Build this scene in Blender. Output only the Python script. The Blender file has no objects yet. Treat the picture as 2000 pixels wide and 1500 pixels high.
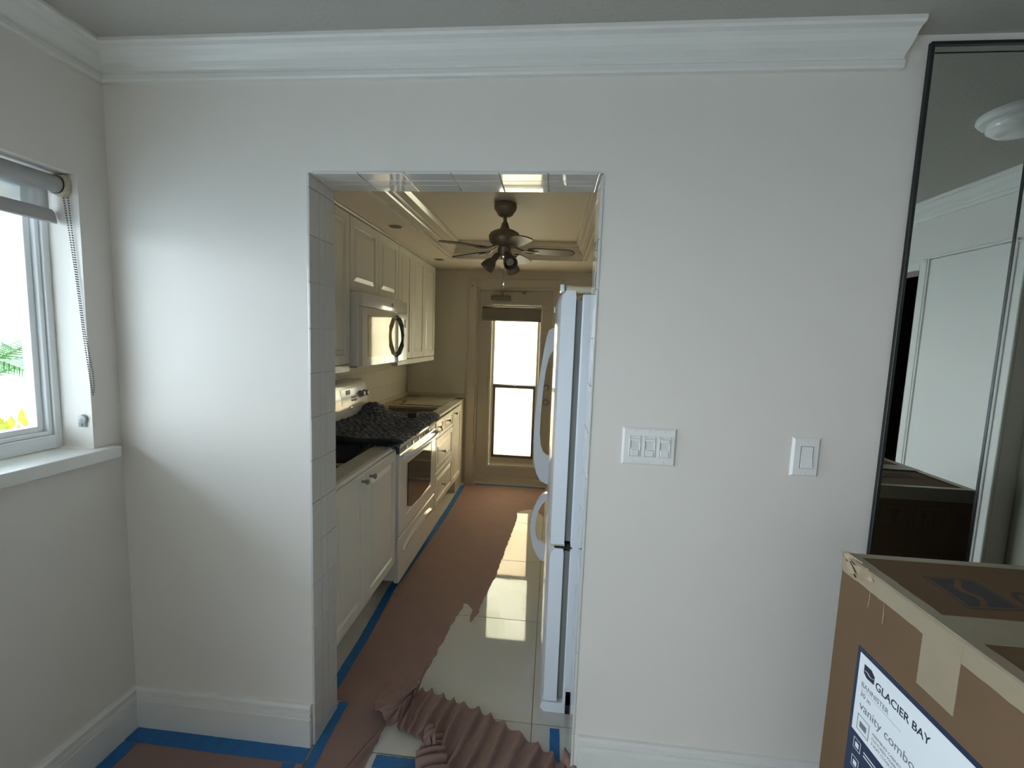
import bpy, bmesh, math, random
from mathutils import Vector, Matrix, noise
from mathutils.geometry import tessellate_polygon
random.seed(7)
S = bpy.context.scene
C = S.collection
PI = math.pi
R = math.radians

# ------------------------------------------------------------------ camera
CAM = Vector((1.5485, -1.4369, 1.5435)); F_PX = 858.5
yaw, pitch, roll = 0.0896, -0.1017, 0.0355
fwd = Vector((-math.sin(yaw)*math.cos(pitch), math.cos(yaw)*math.cos(pitch), math.sin(pitch)))
rt = Vector((math.cos(yaw), math.sin(yaw), 0)); up = rt.cross(fwd)
r2 = rt*math.cos(roll) + up*math.sin(roll); u2 = -rt*math.sin(roll) + up*math.cos(roll)
cd = bpy.data.cameras.new('camera'); co = bpy.data.objects.new('camera', cd); C.objects.link(co)
co.matrix_world = Matrix.Translation(CAM) @ Matrix((r2, u2, -fwd)).transposed().to_4x4()
cd.sensor_width = 36; cd.lens = F_PX/2000*36; cd.clip_start = .02; cd.clip_end = 200
S.camera = co

# ------------------------------------------------------------------ world, light, exposure
SKY = 1.0
w = bpy.data.worlds.new('World'); S.world = w; w.use_nodes = True
nt = w.node_tree; nt.nodes.clear()
out = nt.nodes.new('ShaderNodeOutputWorld'); bg = nt.nodes.new('ShaderNodeBackground')
tc = nt.nodes.new('ShaderNodeTexCoord'); sx = nt.nodes.new('ShaderNodeSeparateXYZ'); cr = nt.nodes.new('ShaderNodeValToRGB')
nt.links.new(tc.outputs['Generated'], sx.inputs[0]); nt.links.new(sx.outputs['Z'], cr.inputs[0])
cr.color_ramp.elements[0].position = 0.0; cr.color_ramp.elements[0].color = (.93, .97, 1.0, 1)
cr.color_ramp.elements[1].position = 0.9; cr.color_ramp.elements[1].color = (.60, .78, 1.0, 1)
nt.links.new(cr.outputs[0], bg.inputs[0]); bg.inputs[1].default_value = 7.0*SKY
nt.links.new(bg.outputs[0], out.inputs[0])
# sampling portal in the window opening (guides sky light, emits nothing of its own)
pl = bpy.data.lights.new('window_portal', 'AREA'); pl.shape = 'RECTANGLE'; pl.size = 1.45; pl.size_y = .95
pl.cycles.is_portal = True
po = bpy.data.objects.new('window_portal', pl); C.objects.link(po)
po.location = (-.2, -.83, 1.57); po.rotation_euler = (0, R(-90), 0)
pl.size, pl.size_y = .95, 1.5
pl2 = bpy.data.lights.new('window_portal', 'AREA'); pl2.shape = 'RECTANGLE'; pl2.size = 1.95; pl2.size_y = 1.5; pl2.cycles.is_portal = True
po2 = bpy.data.objects.new('window_portal', pl2); C.objects.link(po2); po2.location = (-.2, -2.70, 1.075); po2.rotation_euler = (0, R(-90), 0)
S.view_settings.view_transform = 'Standard'; S.view_settings.look = 'None'
S.view_settings.gamma = 1; S.view_settings.use_curve_mapping = False
S.view_settings.exposure = 1.90
S.cycles.use_denoising = True
S.cycles.max_bounces = 12; S.cycles.diffuse_bounces = 8; S.cycles.glossy_bounces = 6
S.cycles.transparent_max_bounces = 12; S.cycles.transmission_bounces = 8
S.cycles.caustics_reflective = False; S.cycles.caustics_refractive = False
S.cycles.sample_clamp_indirect = 6

# ------------------------------------------------------------------ materials
MATS = {}
def mat(name, col, rough=.5, metal=0, coat=0, bump=None, var=None, spec=.5, emit=None, alpha=None, trans=0, coat_rough=.05):
    """bump=(scale, strength[, detail]); var=(scale, amount, colour2)"""
    if name in MATS: return MATS[name]
    m = bpy.data.materials.new(name); m.use_nodes = True; n = m.node_tree; b = n.nodes['Principled BSDF']
    b.inputs['Base Color'].default_value = (*col, 1); b.inputs['Roughness'].default_value = rough
    b.inputs['Metallic'].default_value = metal; b.inputs['Coat Weight'].default_value = coat
    b.inputs['Coat Roughness'].default_value = coat_rough
    b.inputs['Specular IOR Level'].default_value = spec
    if trans: b.inputs['Transmission Weight'].default_value = trans
    t = n.nodes.new('ShaderNodeTexCoord')
    if var:
        nz = n.nodes.new('ShaderNodeTexNoise'); nz.inputs['Scale'].default_value = var[0]; nz.inputs['Detail'].default_value = 5
        n.links.new(t.outputs['Object'], nz.inputs['Vector'])
        rp = n.nodes.new('ShaderNodeValToRGB'); rp.color_ramp.elements[0].position = .5-var[1]; rp.color_ramp.elements[1].position = .5+var[1]
        rp.color_ramp.elements[0].color = (*var[2], 1); rp.color_ramp.elements[1].color = (*col, 1)
        n.links.new(nz.outputs['Fac'], rp.inputs[0]); n.links.new(rp.outputs[0], b.inputs['Base Color'])
    if bump:
        nz = n.nodes.new('ShaderNodeTexNoise'); nz.inputs['Scale'].default_value = bump[0]; nz.inputs['Detail'].default_value = 4
        n.links.new(t.outputs['Object'], nz.inputs['Vector'])
        bp = n.nodes.new('ShaderNodeBump'); bp.inputs['Strength'].default_value = bump[1]; bp.inputs['Distance'].default_value = .002
        n.links.new(nz.outputs['Fac'], bp.inputs['Height']); n.links.new(bp.outputs[0], b.inputs['Normal'])
    MATS[name] = m; return m

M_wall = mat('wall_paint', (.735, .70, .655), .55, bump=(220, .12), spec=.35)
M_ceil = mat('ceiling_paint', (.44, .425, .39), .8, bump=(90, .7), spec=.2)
M_trim = mat('trim_paint', (.735, .73, .70), .32, bump=(60, .04))
M_kwall = mat('kitchen_wall_paint', (.62, .57, .47), .6, bump=(200, .1))
M_kceil = mat('kitchen_ceiling_paint', (.66, .59, .49), .6)
M_kgloss = mat('kitchen_gloss_paint', (.70, .64, .54), .16)
M_cab = mat('cabinet_thermofoil', (.70, .67, .60), .3)
M_cabin = mat('cabinet_interior', (.42, .34, .24), .6, var=(6, .2, (.36, .28, .18)))
M_wood = mat('raw_wood', (.55, .40, .22), .6, var=(14, .2, (.38, .24, .12)))
M_appl = mat('white_enamel', (.78, .83, .90), .22, coat=.4, coat_rough=.04)
M_applk = mat('bisque_enamel', (.72, .70, .66), .2, coat=.5)
M_grey = mat('grey_plastic', (.28, .28, .27), .5)
M_gask = mat('gasket_grey', (.20, .21, .20), .6)
M_black = mat('black_plastic', (.012, .012, .013), .4)
M_dark = mat('dark_void', (.01, .01, .01), .8)
M_glassdk = mat('oven_glass', (.022, .02, .018), .08, coat=.15)
M_mwglass = mat('microwave_screen', (.40, .31, .17), .05, spec=.42)
M_mwglass.node_tree.nodes['Principled BSDF'].inputs['Specular Tint'].default_value = (1, .78, .42, 1)
M_chrome = mat('chrome', (.8, .8, .8), .15, metal=1)
M_nickel = mat('brushed_nickel', (.34, .32, .28), .32, metal=1)
M_bronze = mat('antique_pewter', (.24, .20, .14), .42, metal=.55, var=(30, .25, (.15, .125, .09)))
M_blade = mat('fan_blade', (.11, .085, .06), .5)
M_alum = mat('bronze_aluminium', (.16, .13, .10), .4, metal=.5)
M_plate = mat('switch_plastic', (.78, .78, .77), .28)
M_plate2 = mat('switch_button', (.70, .70, .68), .35)
M_tile = mat('wall_tile_glaze', (.63, .63, .615), .07, coat=.5, coat_rough=.03)
M_grout = mat('tile_grout', (.70, .69, .66), .7)
M_ftile = mat('polished_porcelain', (.62, .61, .57), .035, coat=.35, coat_rough=.02, var=(3, .3, (.57, .555, .50)))
M_fgrout = mat('floor_grout', (.20, .17, .13), .8)
M_paper = mat('rosin_paper', (.30, .195, .170), .75, bump=(45, .25), var=(9, .3, (.265, .168, .146)), spec=.25)
M_tape = mat('painters_tape', (.022, .16, .42), .55, bump=(120, .2), var=(25, .3, (.017, .12, .34)))
M_card = mat('cardboard', (.165, .103, .057), .75, bump=(160, .15), var=(5, .35, (.142, .088, .049)), spec=.2)
M_ptape = mat('packing_tape', (.33, .275, .19), .33, bump=(30, .15), var=(12, .3, (.29, .235, .16)))
M_torn = mat('torn_paper_fibre', (.50, .40, .28), .8, bump=(60, .8), var=(30, .25, (.28, .19, .12)))
M_label = mat('label_white', (.80, .84, .88), .4)
M_navy = mat('label_navy', (.010, .026, .075), .4)
M_navy2 = mat('print_navy', (.018, .024, .045), .7)
M_inkg = mat('ink_grey', (.16, .18, .22), .6)
M_inkb = mat('carton_ink', (.10, .055, .032), .7)
M_mirror = mat('mirror_silver', (.80, .83, .79), .012, metal=1)
M_mblack = mat('mirror_channel', (.012, .013, .013), .35)
M_shade = mat('shade_fabric', (.20, .185, .16), .8, bump=(300, .2))
M_fabgrey = mat('roller_tube_fabric', (.38, .38, .375), .6, bump=(300, .1))
M_hem = mat('hem_vinyl', (.42, .41, .40), .25, coat=.4)
M_yplast = mat('yellowed_plastic', (.55, .50, .36), .45)
M_bead = mat('bead_chain_grey', (.11, .11, .105), .4)
M_clear = mat('clear_plastic', (.85, .87, .88), .12, trans=.7)
M_leaf = mat('palm_leaf', (.10, .24, .035), .4, var=(8, .3, (.05, .14, .02)))
M_bark = mat('palm_bark', (.16, .11, .07), .9, bump=(20, 1))
M_croton = mat('croton_leaf', (.62, .46, .03), .4, var=(6, .2, (.12, .25, .03)))
M_flower = mat('red_leaf', (.45, .04, .02), .5)
M_ext = mat('exterior_white_stucco', (.80, .80, .78), .9, bump=(40, .6))
M_soff = mat('soffit_stucco', (.80, .76, .66), .9, bump=(30, 2.0), var=(40, .25, (.62, .58, .48)))
M_ground = mat('exterior_ground', (.50, .49, .45), .9, bump=(20, 1))
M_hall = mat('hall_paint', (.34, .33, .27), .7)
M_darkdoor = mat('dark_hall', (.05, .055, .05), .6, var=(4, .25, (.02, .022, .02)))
M_beige = mat('threshold_beige', (.55, .50, .40), .45)

def glass_mat(tint=(.685, .705, .715)):
    m = bpy.data.materials.new('window_glass'); m.use_nodes = True; n = m.node_tree; n.nodes.clear()
    o = n.nodes.new('ShaderNodeOutputMaterial'); mx = n.nodes.new('ShaderNodeMixShader'); t = n.nodes.new('ShaderNodeBsdfTransparent')
    g = n.nodes.new('ShaderNodeBsdfGlossy'); g.inputs['Roughness'].default_value = .01; fr = n.nodes.new('ShaderNodeFresnel'); fr.inputs[0].default_value = 1.45
    t.inputs[0].default_value = (*tint, 1)   # grey tint added to hold back daylight and balance the two rooms
    ge = n.nodes.new('ShaderNodeNewGeometry'); sb_ = n.nodes.new('ShaderNodeMath'); sb_.operation = 'SUBTRACT'; sb_.inputs[0].default_value = 1.0; mu = n.nodes.new('ShaderNodeMath'); mu.operation = 'MULTIPLY'
    n.links.new(ge.outputs['Backfacing'], sb_.inputs[1]); n.links.new(sb_.outputs[0], mu.inputs[0]); n.links.new(fr.outputs[0], mu.inputs[1]); n.links.new(mu.outputs[0], mx.inputs[0]); n.links.new(t.outputs[0], mx.inputs[1]); n.links.new(g.outputs[0], mx.inputs[2]); n.links.new(mx.outputs[0], o.inputs[0])
    return m
M_glass = glass_mat()
M_glass1 = glass_mat((.575, .60, .615))  # darker added tint, weakening the light from the left window
def frosted(name, col, col2):
    m = bpy.data.materials.new(name); m.use_nodes = True; n = m.node_tree; n.nodes.clear()
    o = n.nodes.new('ShaderNodeOutputMaterial'); mx = n.nodes.new('ShaderNodeMixShader'); t = n.nodes.new('ShaderNodeBsdfTranslucent')
    g = n.nodes.new('ShaderNodeBsdfGlossy'); g.inputs['Roughness'].default_value = .2; mx.inputs[0].default_value = .06
    tc = n.nodes.new('ShaderNodeTexCoord'); nz = n.nodes.new('ShaderNodeTexNoise'); nz.inputs['Scale'].default_value = 28; nz.inputs['Detail'].default_value = 6
    n2 = n.nodes.new('ShaderNodeTexNoise'); n2.inputs['Scale'].default_value = 3.0
    ad = n.nodes.new('ShaderNodeMath'); ad.operation = 'MULTIPLY_ADD'; ad.inputs[1].default_value = .45
    ml = n.nodes.new('ShaderNodeMath'); ml.operation = 'MULTIPLY'; ml.inputs[1].default_value = .55
    rp = n.nodes.new('ShaderNodeValToRGB'); rp.color_ramp.elements[0].position = .36; rp.color_ramp.elements[1].position = .58
    rp.color_ramp.elements[0].color = (*col2, 1); rp.color_ramp.elements[1].color = (*col, 1)
    n.links.new(tc.outputs['Object'], nz.inputs['Vector']); n.links.new(tc.outputs['Object'], n2.inputs['Vector'])
    n.links.new(n2.outputs['Fac'], ml.inputs[0]); n.links.new(nz.outputs['Fac'], ad.inputs[0]); n.links.new(ml.outputs[0], ad.inputs[2])
    n.links.new(ad.outputs[0], rp.inputs[0]); n.links.new(rp.outputs[0], t.inputs[0])
    n.links.new(t.outputs[0], mx.inputs[1]); n.links.new(g.outputs[0], mx.inputs[2]); n.links.new(mx.outputs[0], o.inputs[0])
    return m
M_frost1 = frosted('obscure_glass_upper', (.76, .70, .57), (.59, .57, .41))  # warm daylight and blurred greenery outside are put into the pane colour
M_frost2 = frosted('obscure_glass_lower', (.73, .62, .455), (.63, .51, .36))  # warmer light from outside, likewise put into the pane colour
def screen_mat():
    m = bpy.data.materials.new('sheer_screen_fabric'); m.use_nodes = True; n = m.node_tree; n.nodes.clear()
    o = n.nodes.new('ShaderNodeOutputMaterial'); mx = n.nodes.new('ShaderNodeMixShader'); t = n.nodes.new('ShaderNodeBsdfTransparent')
    d = n.nodes.new('ShaderNodeBsdfDiffuse'); d.inputs[0].default_value = (.5, .5, .49, 1); mx.inputs[0].default_value = .5
    n.links.new(t.outputs[0], mx.inputs[1]); n.links.new(d.outputs[0], mx.inputs[2]); n.links.new(mx.outputs[0], o.inputs[0])
    return m
M_screen = screen_mat()
def quilt_mat():
    m = mat('moving_blanket', (.055, .06, .075), .85); n = m.node_tree; b = n.nodes['Principled BSDF']
    t = n.nodes.new('ShaderNodeTexCoord'); mp = n.nodes.new('ShaderNodeMapping'); mp.inputs['Rotation'].default_value = (0, 0, R(35))
    wv = n.nodes.new('ShaderNodeTexWave'); wv.inputs['Scale'].default_value = 11; wv.inputs['Distortion'].default_value = 6; wv.inputs['Detail'].default_value = 2; wv.inputs['Detail Scale'].default_value = 4
    n.links.new(t.outputs['Object'], mp.inputs[0]); n.links.new(mp.outputs[0], wv.inputs[0])
    bp = n.nodes.new('ShaderNodeBump'); bp.inputs['Strength'].default_value = .9; bp.inputs['Distance'].default_value = .006
    n.links.new(wv.outputs['Fac'], bp.inputs['Height']); n.links.new(bp.outputs[0], b.inputs['Normal'])
    rp = n.nodes.new('ShaderNodeValToRGB'); rp.color_ramp.elements[0].color = (.045, .048, .06, 1); rp.color_ramp.elements[1].color = (.20, .215, .25, 1)
    n.links.new(wv.outputs['Fac'], rp.inputs[0]); n.links.new(rp.outputs[0], b.inputs['Base Color'])
    return m
M_quilt = quilt_mat()
M_quiltdk = mat('blanket_underside', (.012, .014, .022), .9)

# ------------------------------------------------------------------ mesh helpers
def obj(name, bm, m, parent=None, smooth=False, recalc=True):
    if recalc: bmesh.ops.recalc_face_normals(bm, faces=bm.faces)
    me = bpy.data.meshes.new(name); bm.to_mesh(me); bm.free()
    if isinstance(m, (list, tuple)):
        for k in m: me.materials.append(k)
    else: me.materials.append(m)
    if smooth:
        me.shade_smooth()
        try: me.set_sharp_from_angle(angle=R(38))
        except Exception: pass
    o = bpy.data.objects.new(name, me); C.objects.link(o)
    if parent: o.parent = parent; o.matrix_parent_inverse = Matrix.Translation(-parent.location)
    return o
def tag(o, label=None, cat=None, group=None, kind=None):
    if label: o['label'] = label
    if cat: o['category'] = cat
    if group: o['group'] = group
    if kind: o['kind'] = kind
    return o
def thing(name, label, cat, loc=(0, 0, 0), group=None):
    o = bpy.data.objects.new(name, None); C.objects.link(o); o.location = loc; o.empty_display_size = .05
    return tag(o, label, cat, group)
def struct(name, bm, m, parent=None, smooth=False):
    o = obj(name, bm, m, parent, smooth)
    if not parent: o['kind'] = 'structure'
    return o
def sroot(name, loc=(0, 0, 0)):
    o = bpy.data.objects.new(name, None); C.objects.link(o); o.location = loc; o['kind'] = 'structure'; return o
def box(bm, x0, x1, y0, y1, z0, z1, bev=0, seg=1):
    vs = [bm.verts.new(p) for p in ((x0,y0,z0),(x1,y0,z0),(x1,y1,z0),(x0,y1,z0),(x0,y0,z1),(x1,y0,z1),(x1,y1,z1),(x0,y1,z1))]
    fs = [bm.faces.new([vs[i] for i in f]) for f in ((0,3,2,1),(4,5,6,7),(0,1,5,4),(1,2,6,5),(2,3,7,6),(3,0,4,7))]
    if bev:
        es = list({e for f in fs for e in f.edges})
        bmesh.ops.bevel(bm, geom=es, offset=bev, segments=seg, affect='EDGES', profile=.5)
    return bm
def nb(): return bmesh.new()
def B(*a, **k): return box(nb(), *a, **k)
def lathe(bm, prof, c=(0,0,0), n=28, axis=None):
    """prof: (r, h) list; axis: direction vector (default z)"""
    q = Vector((0,0,1)).rotation_difference(Vector(axis).normalized()) if axis else None
    rings = []
    for r, h in prof:
        ring = []
        for i in range(n):
            a = 2*PI*i/n; p = Vector((r*math.cos(a), r*math.sin(a), h))
            if q: p = q @ p
            ring.append(bm.verts.new(p + Vector(c)))
        rings.append(ring)
    for a, b in zip(rings, rings[1:]):
        for i in range(n): bm.faces.new((a[i], a[(i+1)%n], b[(i+1)%n], b[i]))
    if prof[0][0] > 1e-6: bm.faces.new(rings[0][::-1])
    if prof[-1][0] > 1e-6: bm.faces.new(rings[-1])
    bmesh.ops.remove_doubles(bm, verts=[v for r_ in (rings[0], rings[-1]) for v in r_], dist=1e-6)
    return bm
def tube(bm, pts, r, n=8, flat=1.0):
    pts = [Vector(p) for p in pts]; rings = []
    for i, p in enumerate(pts):
        d = (pts[min(i+1, len(pts)-1)] - pts[max(i-1, 0)]).normalized()
        a = d.cross(Vector((0,0,1)));
        if a.length < .1: a = d.cross(Vector((0,1,0)))
        a.normalize(); b = d.cross(a).normalized(); rr = r(i/(len(pts)-1)) if callable(r) else r
        rings.append([bm.verts.new(p + a*rr*math.cos(2*PI*k/n) + b*rr*flat*math.sin(2*PI*k/n)) for k in range(n)])
    for a, b in zip(rings, rings[1:]):
        for k in range(n): bm.faces.new((a[k], a[(k+1)%n], b[(k+1)%n], b[k]))
    bm.faces.new(rings[0][::-1]); bm.faces.new(rings[-1]); return bm
def prism(bm, poly, ax, a0, a1, bev=0):
    """extrude 2D poly along axis ax ('x': poly=(y,z); 'y': (x,z); 'z': (x,y))"""
    def P(u, v, a): return {'x': (a,u,v), 'y': (u,a,v), 'z': (u,v,a)}[ax]
    A = [bm.verts.new(P(u,v,a0)) for u, v in poly]; Bv = [bm.verts.new(P(u,v,a1)) for u, v in poly]
    fs = []; n = len(poly)
    tris = tessellate_polygon([[Vector((u,v,0)) for u, v in poly]])
    for t in tris: fs.append(bm.faces.new([A[i] for i in t])); fs.append(bm.faces.new([Bv[i] for i in t][::-1]))
    for i in range(n): fs.append(bm.faces.new((A[i], A[(i+1)%n], Bv[(i+1)%n], Bv[i])))
    return bm
def molding(bm, path, prof, side=1, closed=False):
    """sweep prof (out, z) along XY path with mitres; side=+1: out is to the left of travel"""
    n = len(path); P = [Vector(p).to_2d() if len(p) > 2 else Vector(p) for p in path]; rings = []
    for i in range(n):
        d0 = (P[i]-P[i-1]).normalized() if (i > 0 or closed) else None
        d1 = (P[(i+1)%n]-P[i]).normalized() if (i < n-1 or closed) else None
        if d0 is None: d0 = d1
        if d1 is None: d1 = d0
        n0 = Vector((-d0.y, d0.x))*side; n1 = Vector((-d1.y, d1.x))*side
        m = (n0+n1).normalized(); k = 1/max(.2, m.dot(n0))
        rings.append([bm.verts.new((P[i].x+m.x*o*k, P[i].y+m.y*o*k, z)) for o, z in prof])
    L = len(prof); rr = range(n if closed else n-1)
    for i in rr:
        a, b = rings[i], rings[(i+1)%n]
        for j in range(L-1): bm.faces.new((a[j], a[j+1], b[j+1], b[j]))
        if not closed: bm.faces.new((a[-1], a[0], b[0], b[-1]))
    if not closed:
        tr = tessellate_polygon([[Vector((o, z, 0)) for o, z in prof]])
        for t in tr: bm.faces.new([rings[0][q] for q in t]); bm.faces.new([rings[-1][q] for q in t][::-1])
    return bm
def grid_sheet(nu, nv, fn, thick=.0012):
    bm = nb(); top = [[bm.verts.new(fn(i/nu, j/nv)) for j in range(nv+1)] for i in range(nu+1)]
    for i in range(nu):
        for j in range(nv): bm.faces.new((top[i][j], top[i+1][j], top[i+1][j+1], top[i][j+1]))
    bm.normal_update()
    if thick: bmesh.ops.solidify(bm, geom=bm.faces[:], thickness=thick)
    return bm
def text(body, size, loc, rotm, m, parent, name='lettering', ext=.0002, align='LEFT', sx=1.0, bold=0):
    c = bpy.data.curves.new(name, 'FONT'); c.body = body; c.size = size; c.extrude = ext; c.align_x = align; c.offset = bold
    c.materials.append(m); o = bpy.data.objects.new(name, c); C.objects.link(o)
    o.matrix_world = Matrix.Translation(loc) @ rotm @ Matrix.Diagonal((sx, 1, 1, 1))
    mw = o.matrix_world.copy()
    if parent:
        o.parent = parent
        pw = Matrix.Translation(parent.location) if not parent.parent else Matrix.Translation(parent.location)
        o.matrix_parent_inverse = Matrix.Identity(4) if parent.type == 'MESH' else pw.inverted()
        o.matrix_basis = mw
    bpy.context.view_layer.update()
    me = bpy.data.meshes.new_from_object(o); n = bpy.data.objects.new(name, me); C.objects.link(n)
    n.parent = o.parent; n.matrix_parent_inverse = o.matrix_parent_inverse.copy(); n.matrix_basis = o.matrix_basis.copy()
    bpy.data.objects.remove(o); return n
def rot3(xa, ya):
    xa = Vector(xa); ya = Vector(ya); return Matrix((xa, ya, xa.cross(ya))).transposed().to_4x4()
def jag(pts, amp, step=.015, seed=0, closed=False):
    """roughen a polyline"""
    rnd = random.Random(seed); out = []
    m = len(pts) if closed else len(pts)-1
    for i in range(m):
        a = Vector(pts[i]); b = Vector(pts[(i+1)%len(pts)]); d = b-a; L = d.length; k = max(1, int(L/step)); nrm = Vector((-d.y, d.x)).normalized() if L > 0 else Vector((0,0))
        for j in range(k):
            p = a + d*(j/k)
            if j: p += nrm*rnd.uniform(-amp, amp)
            out.append((p.x, p.y))
    if not closed: out.append(tuple(pts[-1]))
    return out

# ------------------------------------------------------------------ key dimensions
CEIL = 2.44; X1, X2, ZO = .7267, 1.6753, 2.0592; WT = .166
XR, YB = 3.77, -3.6
WY0, WY1, WZ0, WZ1 = -1.58, -.10, 1.12, 2.02     # left window opening
KL, KR, KY = .02, 2.37, 3.1                      # kitchen

# ------------------------------------------------------------------ living room shell
bm = nb()
BW0, BW1, BZ0, BZ1 = -3.45, -1.95, .10, 2.05   # tall window farther back, behind the camera
box(bm, -.2, 0, YB, BW0, -.05, CEIL+.1); box(bm, -.2, 0, BW0, BW1, -.05, BZ0); box(bm, -.2, 0, BW0, BW1, BZ1, CEIL+.1); box(bm, -.2, 0, BW1, WY0, -.05, CEIL+.1); box(bm, -.2, 0, WY1, .0, -.05, CEIL+.1)
box(bm, -.2, 0, WY0, WY1, -.05, WZ0-.002); box(bm, -.2, 0, WY0, WY1, WZ1, CEIL+.1)
struct('wall_left', bm, M_wall)
bm = nb()
T = .012   # the tile lining sits inside the rough opening
box(bm, -.2, X1-T, 0, WT, -.05, CEIL+.1); box(bm, X2+T, XR+.2, 0, WT, -.05, CEIL+.1); box(bm, X1-T, X2+T, 0, WT, ZO+T, CEIL+.1)
struct('wall_front', bm, M_wall)
# right wall with two door openings
D1a, D1b, D2a, D2b = -2.45, -1.537, -.92, -.12
bm = nb()
box(bm, XR, XR+.15, YB, D1a, -.05, CEIL+.1); box(bm, XR, XR+.15, D1b, D2a, -.05, CEIL+.1); box(bm, XR, XR+.15, D2b, 0, -.05, CEIL+.1)
box(bm, XR, XR+.15, D1a, D1b, 2.05, CEIL+.1); box(bm, XR, XR+.15, D2a, D2b, 2.05, CEIL+.1)
struct('wall_right', bm, M_wall)
bm = nb(); box(bm, -.2, XR+.2, YB-.15, YB, -.05, CEIL+.1); struct('wall_back', bm, M_wall)
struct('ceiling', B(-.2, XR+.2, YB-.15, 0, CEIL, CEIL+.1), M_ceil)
struct('floor', B(-.2, XR+1.6, YB-.15, -.0, -.05, -.004), M_ftile)
# hallway beyond the right-hand doorways; near-black wall colour stands in for its gloom
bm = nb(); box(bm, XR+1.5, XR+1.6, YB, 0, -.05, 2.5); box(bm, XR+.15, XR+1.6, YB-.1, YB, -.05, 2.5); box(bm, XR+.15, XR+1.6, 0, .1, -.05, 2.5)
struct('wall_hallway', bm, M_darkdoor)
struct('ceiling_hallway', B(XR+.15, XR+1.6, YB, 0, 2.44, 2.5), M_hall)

# crown moulding and baseboards
crown = [(0, 2.345), (.016, 2.345), (.019, 2.352), (.019, 2.366), (.012, 2.371), (.014, 2.378), (.022, 2.384), (.036, 2.392),
         (.048, 2.402), (.057, 2.414), (.066, 2.421), (.080, 2.424), (.085, 2.430), (.085, 2.4399), (0, 2.4399)]
bm = nb(); molding(bm, [(2.50, 0), (0, 0), (0, YB), (XR, YB), (XR, 0)], crown, side=1)
struct('trim_1', bm, M_trim)
basep = [(0, -.003), (.018, -.003), (.018, .112), (.013, .116), (.013, .122), (.019, .127), (.017, .136), (.011, .139), (.011, .144), (.018, .149), (.018, .158), (.010, .166), (0, .168)]
bm = nb(); molding(bm, [(X1-.012, 0), (0, 0), (0, YB), (XR-.3, YB)], basep, side=1); struct('baseboard_left', bm, M_trim)
bm = nb(); molding(bm, [(XR, 0), (X2+.022, 0)], basep, side=1); struct('baseboard_right', bm, M_trim)

# doorway tile lining: 6 inch tiles in three courses across the jamb
lining = sroot('trim_2', (X1, 0, 0))
cols = [(-.003, .0575), (.0595, .0995), (.1015, WT+.002)]
P6 = .1545
bm = nb(); box(bm, X1-T, X1-.0045, 0, WT, 0, ZO+.004); box(bm, X2+.0045, X2+T, 0, WT, 0, ZO+.004); box(bm, X1-T, X2+T, 0, WT, ZO+.0045, ZO+T)
obj('grout', bm, M_grout, lining)
zj = [ZO-.002 - .038]; 
while zj[-1] > 0: zj.append(zj[-1]-P6)
zj = [ZO-.001] + zj[0:]; zj[-1] = 0
for sgn, xx in ((1, X1), (-1, X2)):
    for (a, b) in cols:
        off = random.uniform(-.0006, .0006)
        for k in range(len(zj)-1):
            e = random.uniform(-.0006, .0006)
            x0, x1 = (xx-.009, xx+e) if sgn > 0 else (xx-e, xx+.009)
            obj('tile', B(x0, x1, a, b, zj[k+1]+.001, zj[k]-.001, bev=.0018, seg=2), M_tile, lining)
xj = [X1+.011] + [.892-.0 + P6*k for k in range(0, 6)] + [X2-.001]
for (a, b) in cols:
    for k in range(len(xj)-1):
        e = random.uniform(-.0005, .0005)
        obj('tile', B(xj[k]+.001, xj[k+1]-.001, a, b, ZO+e, ZO+.009, bev=.0018, seg=2), M_tile, lining)

# ------------------------------------------------------------------ left windows
bm = nb(); wf = .05
for q in ((BW0, BW0+wf, BZ0, BZ1), (BW1-wf, BW1, BZ0, BZ1), (BW0+wf, BW1-wf, BZ0, BZ0+wf), (BW0+wf, BW1-wf, BZ1-wf, BZ1), ((BW0+BW1)/2-wf/2, (BW0+BW1)/2+wf/2, BZ0+wf, BZ1-wf)): box(bm, -.17, -.12, q[0], q[1], q[2], q[3], bev=.002)
w2r = sroot('window_2', (-.15, (BW0+BW1)/2, BZ0)); obj('window_frame', bm, M_trim, w2r)
obj('pane', B(-.15, -.146, BW0+wf, (BW0+BW1)/2-wf/2, BZ0+wf, BZ1-wf), M_glass, w2r); obj('pane', B(-.15, -.146, (BW0+BW1)/2+wf/2, BW1-wf, BZ0+wf, BZ1-wf), M_glass, w2r)
win = sroot('window_1', (-.12, -.84, WZ0))
y1, y0 = WY1, WY0; zb = WZ0+.045
def ring_frame(bm, x0, x1, ya, yb, za, zb_, wd, bottom=None):
    bt = bottom if bottom else wd
    box(bm, x0, x1, yb-wd, yb, za, zb_, bev=.0015); box(bm, x0, x1, ya, ya+wd, za, zb_, bev=.0015)
    box(bm, x0, x1, ya+wd, yb-wd, zb_-wd, zb_, bev=.0015); box(bm, x0, x1, ya+wd, yb-wd, za, za+bt, bev=.0015); return bm
M_win = mat('window_vinyl', (.84, .86, .88), .25)
obj('window_frame', ring_frame(nb(), -.185, -.115, y0, y1, WZ0+.002, WZ1, .020, .045), M_win, win)
bm = ring_frame(nb(), -.180, -.124, y0+.0215, y1-.0215, WZ0+.0485, WZ1-.0215, .012)
obj('window_track', bm, M_win, win)
bm = ring_frame(nb(), -.176, -.132, y0+.0345, (y0+y1)/2+.02, WZ0+.0615, WZ1-.0345, .020); obj('sash', bm, M_win, win)
bm = ring_frame(nb(), -.176, -.140, (y0+y1)/2-.02, y1-.0345, WZ0+.0615, WZ1-.0345, .018); obj('sash', bm, M_win, win)
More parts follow.
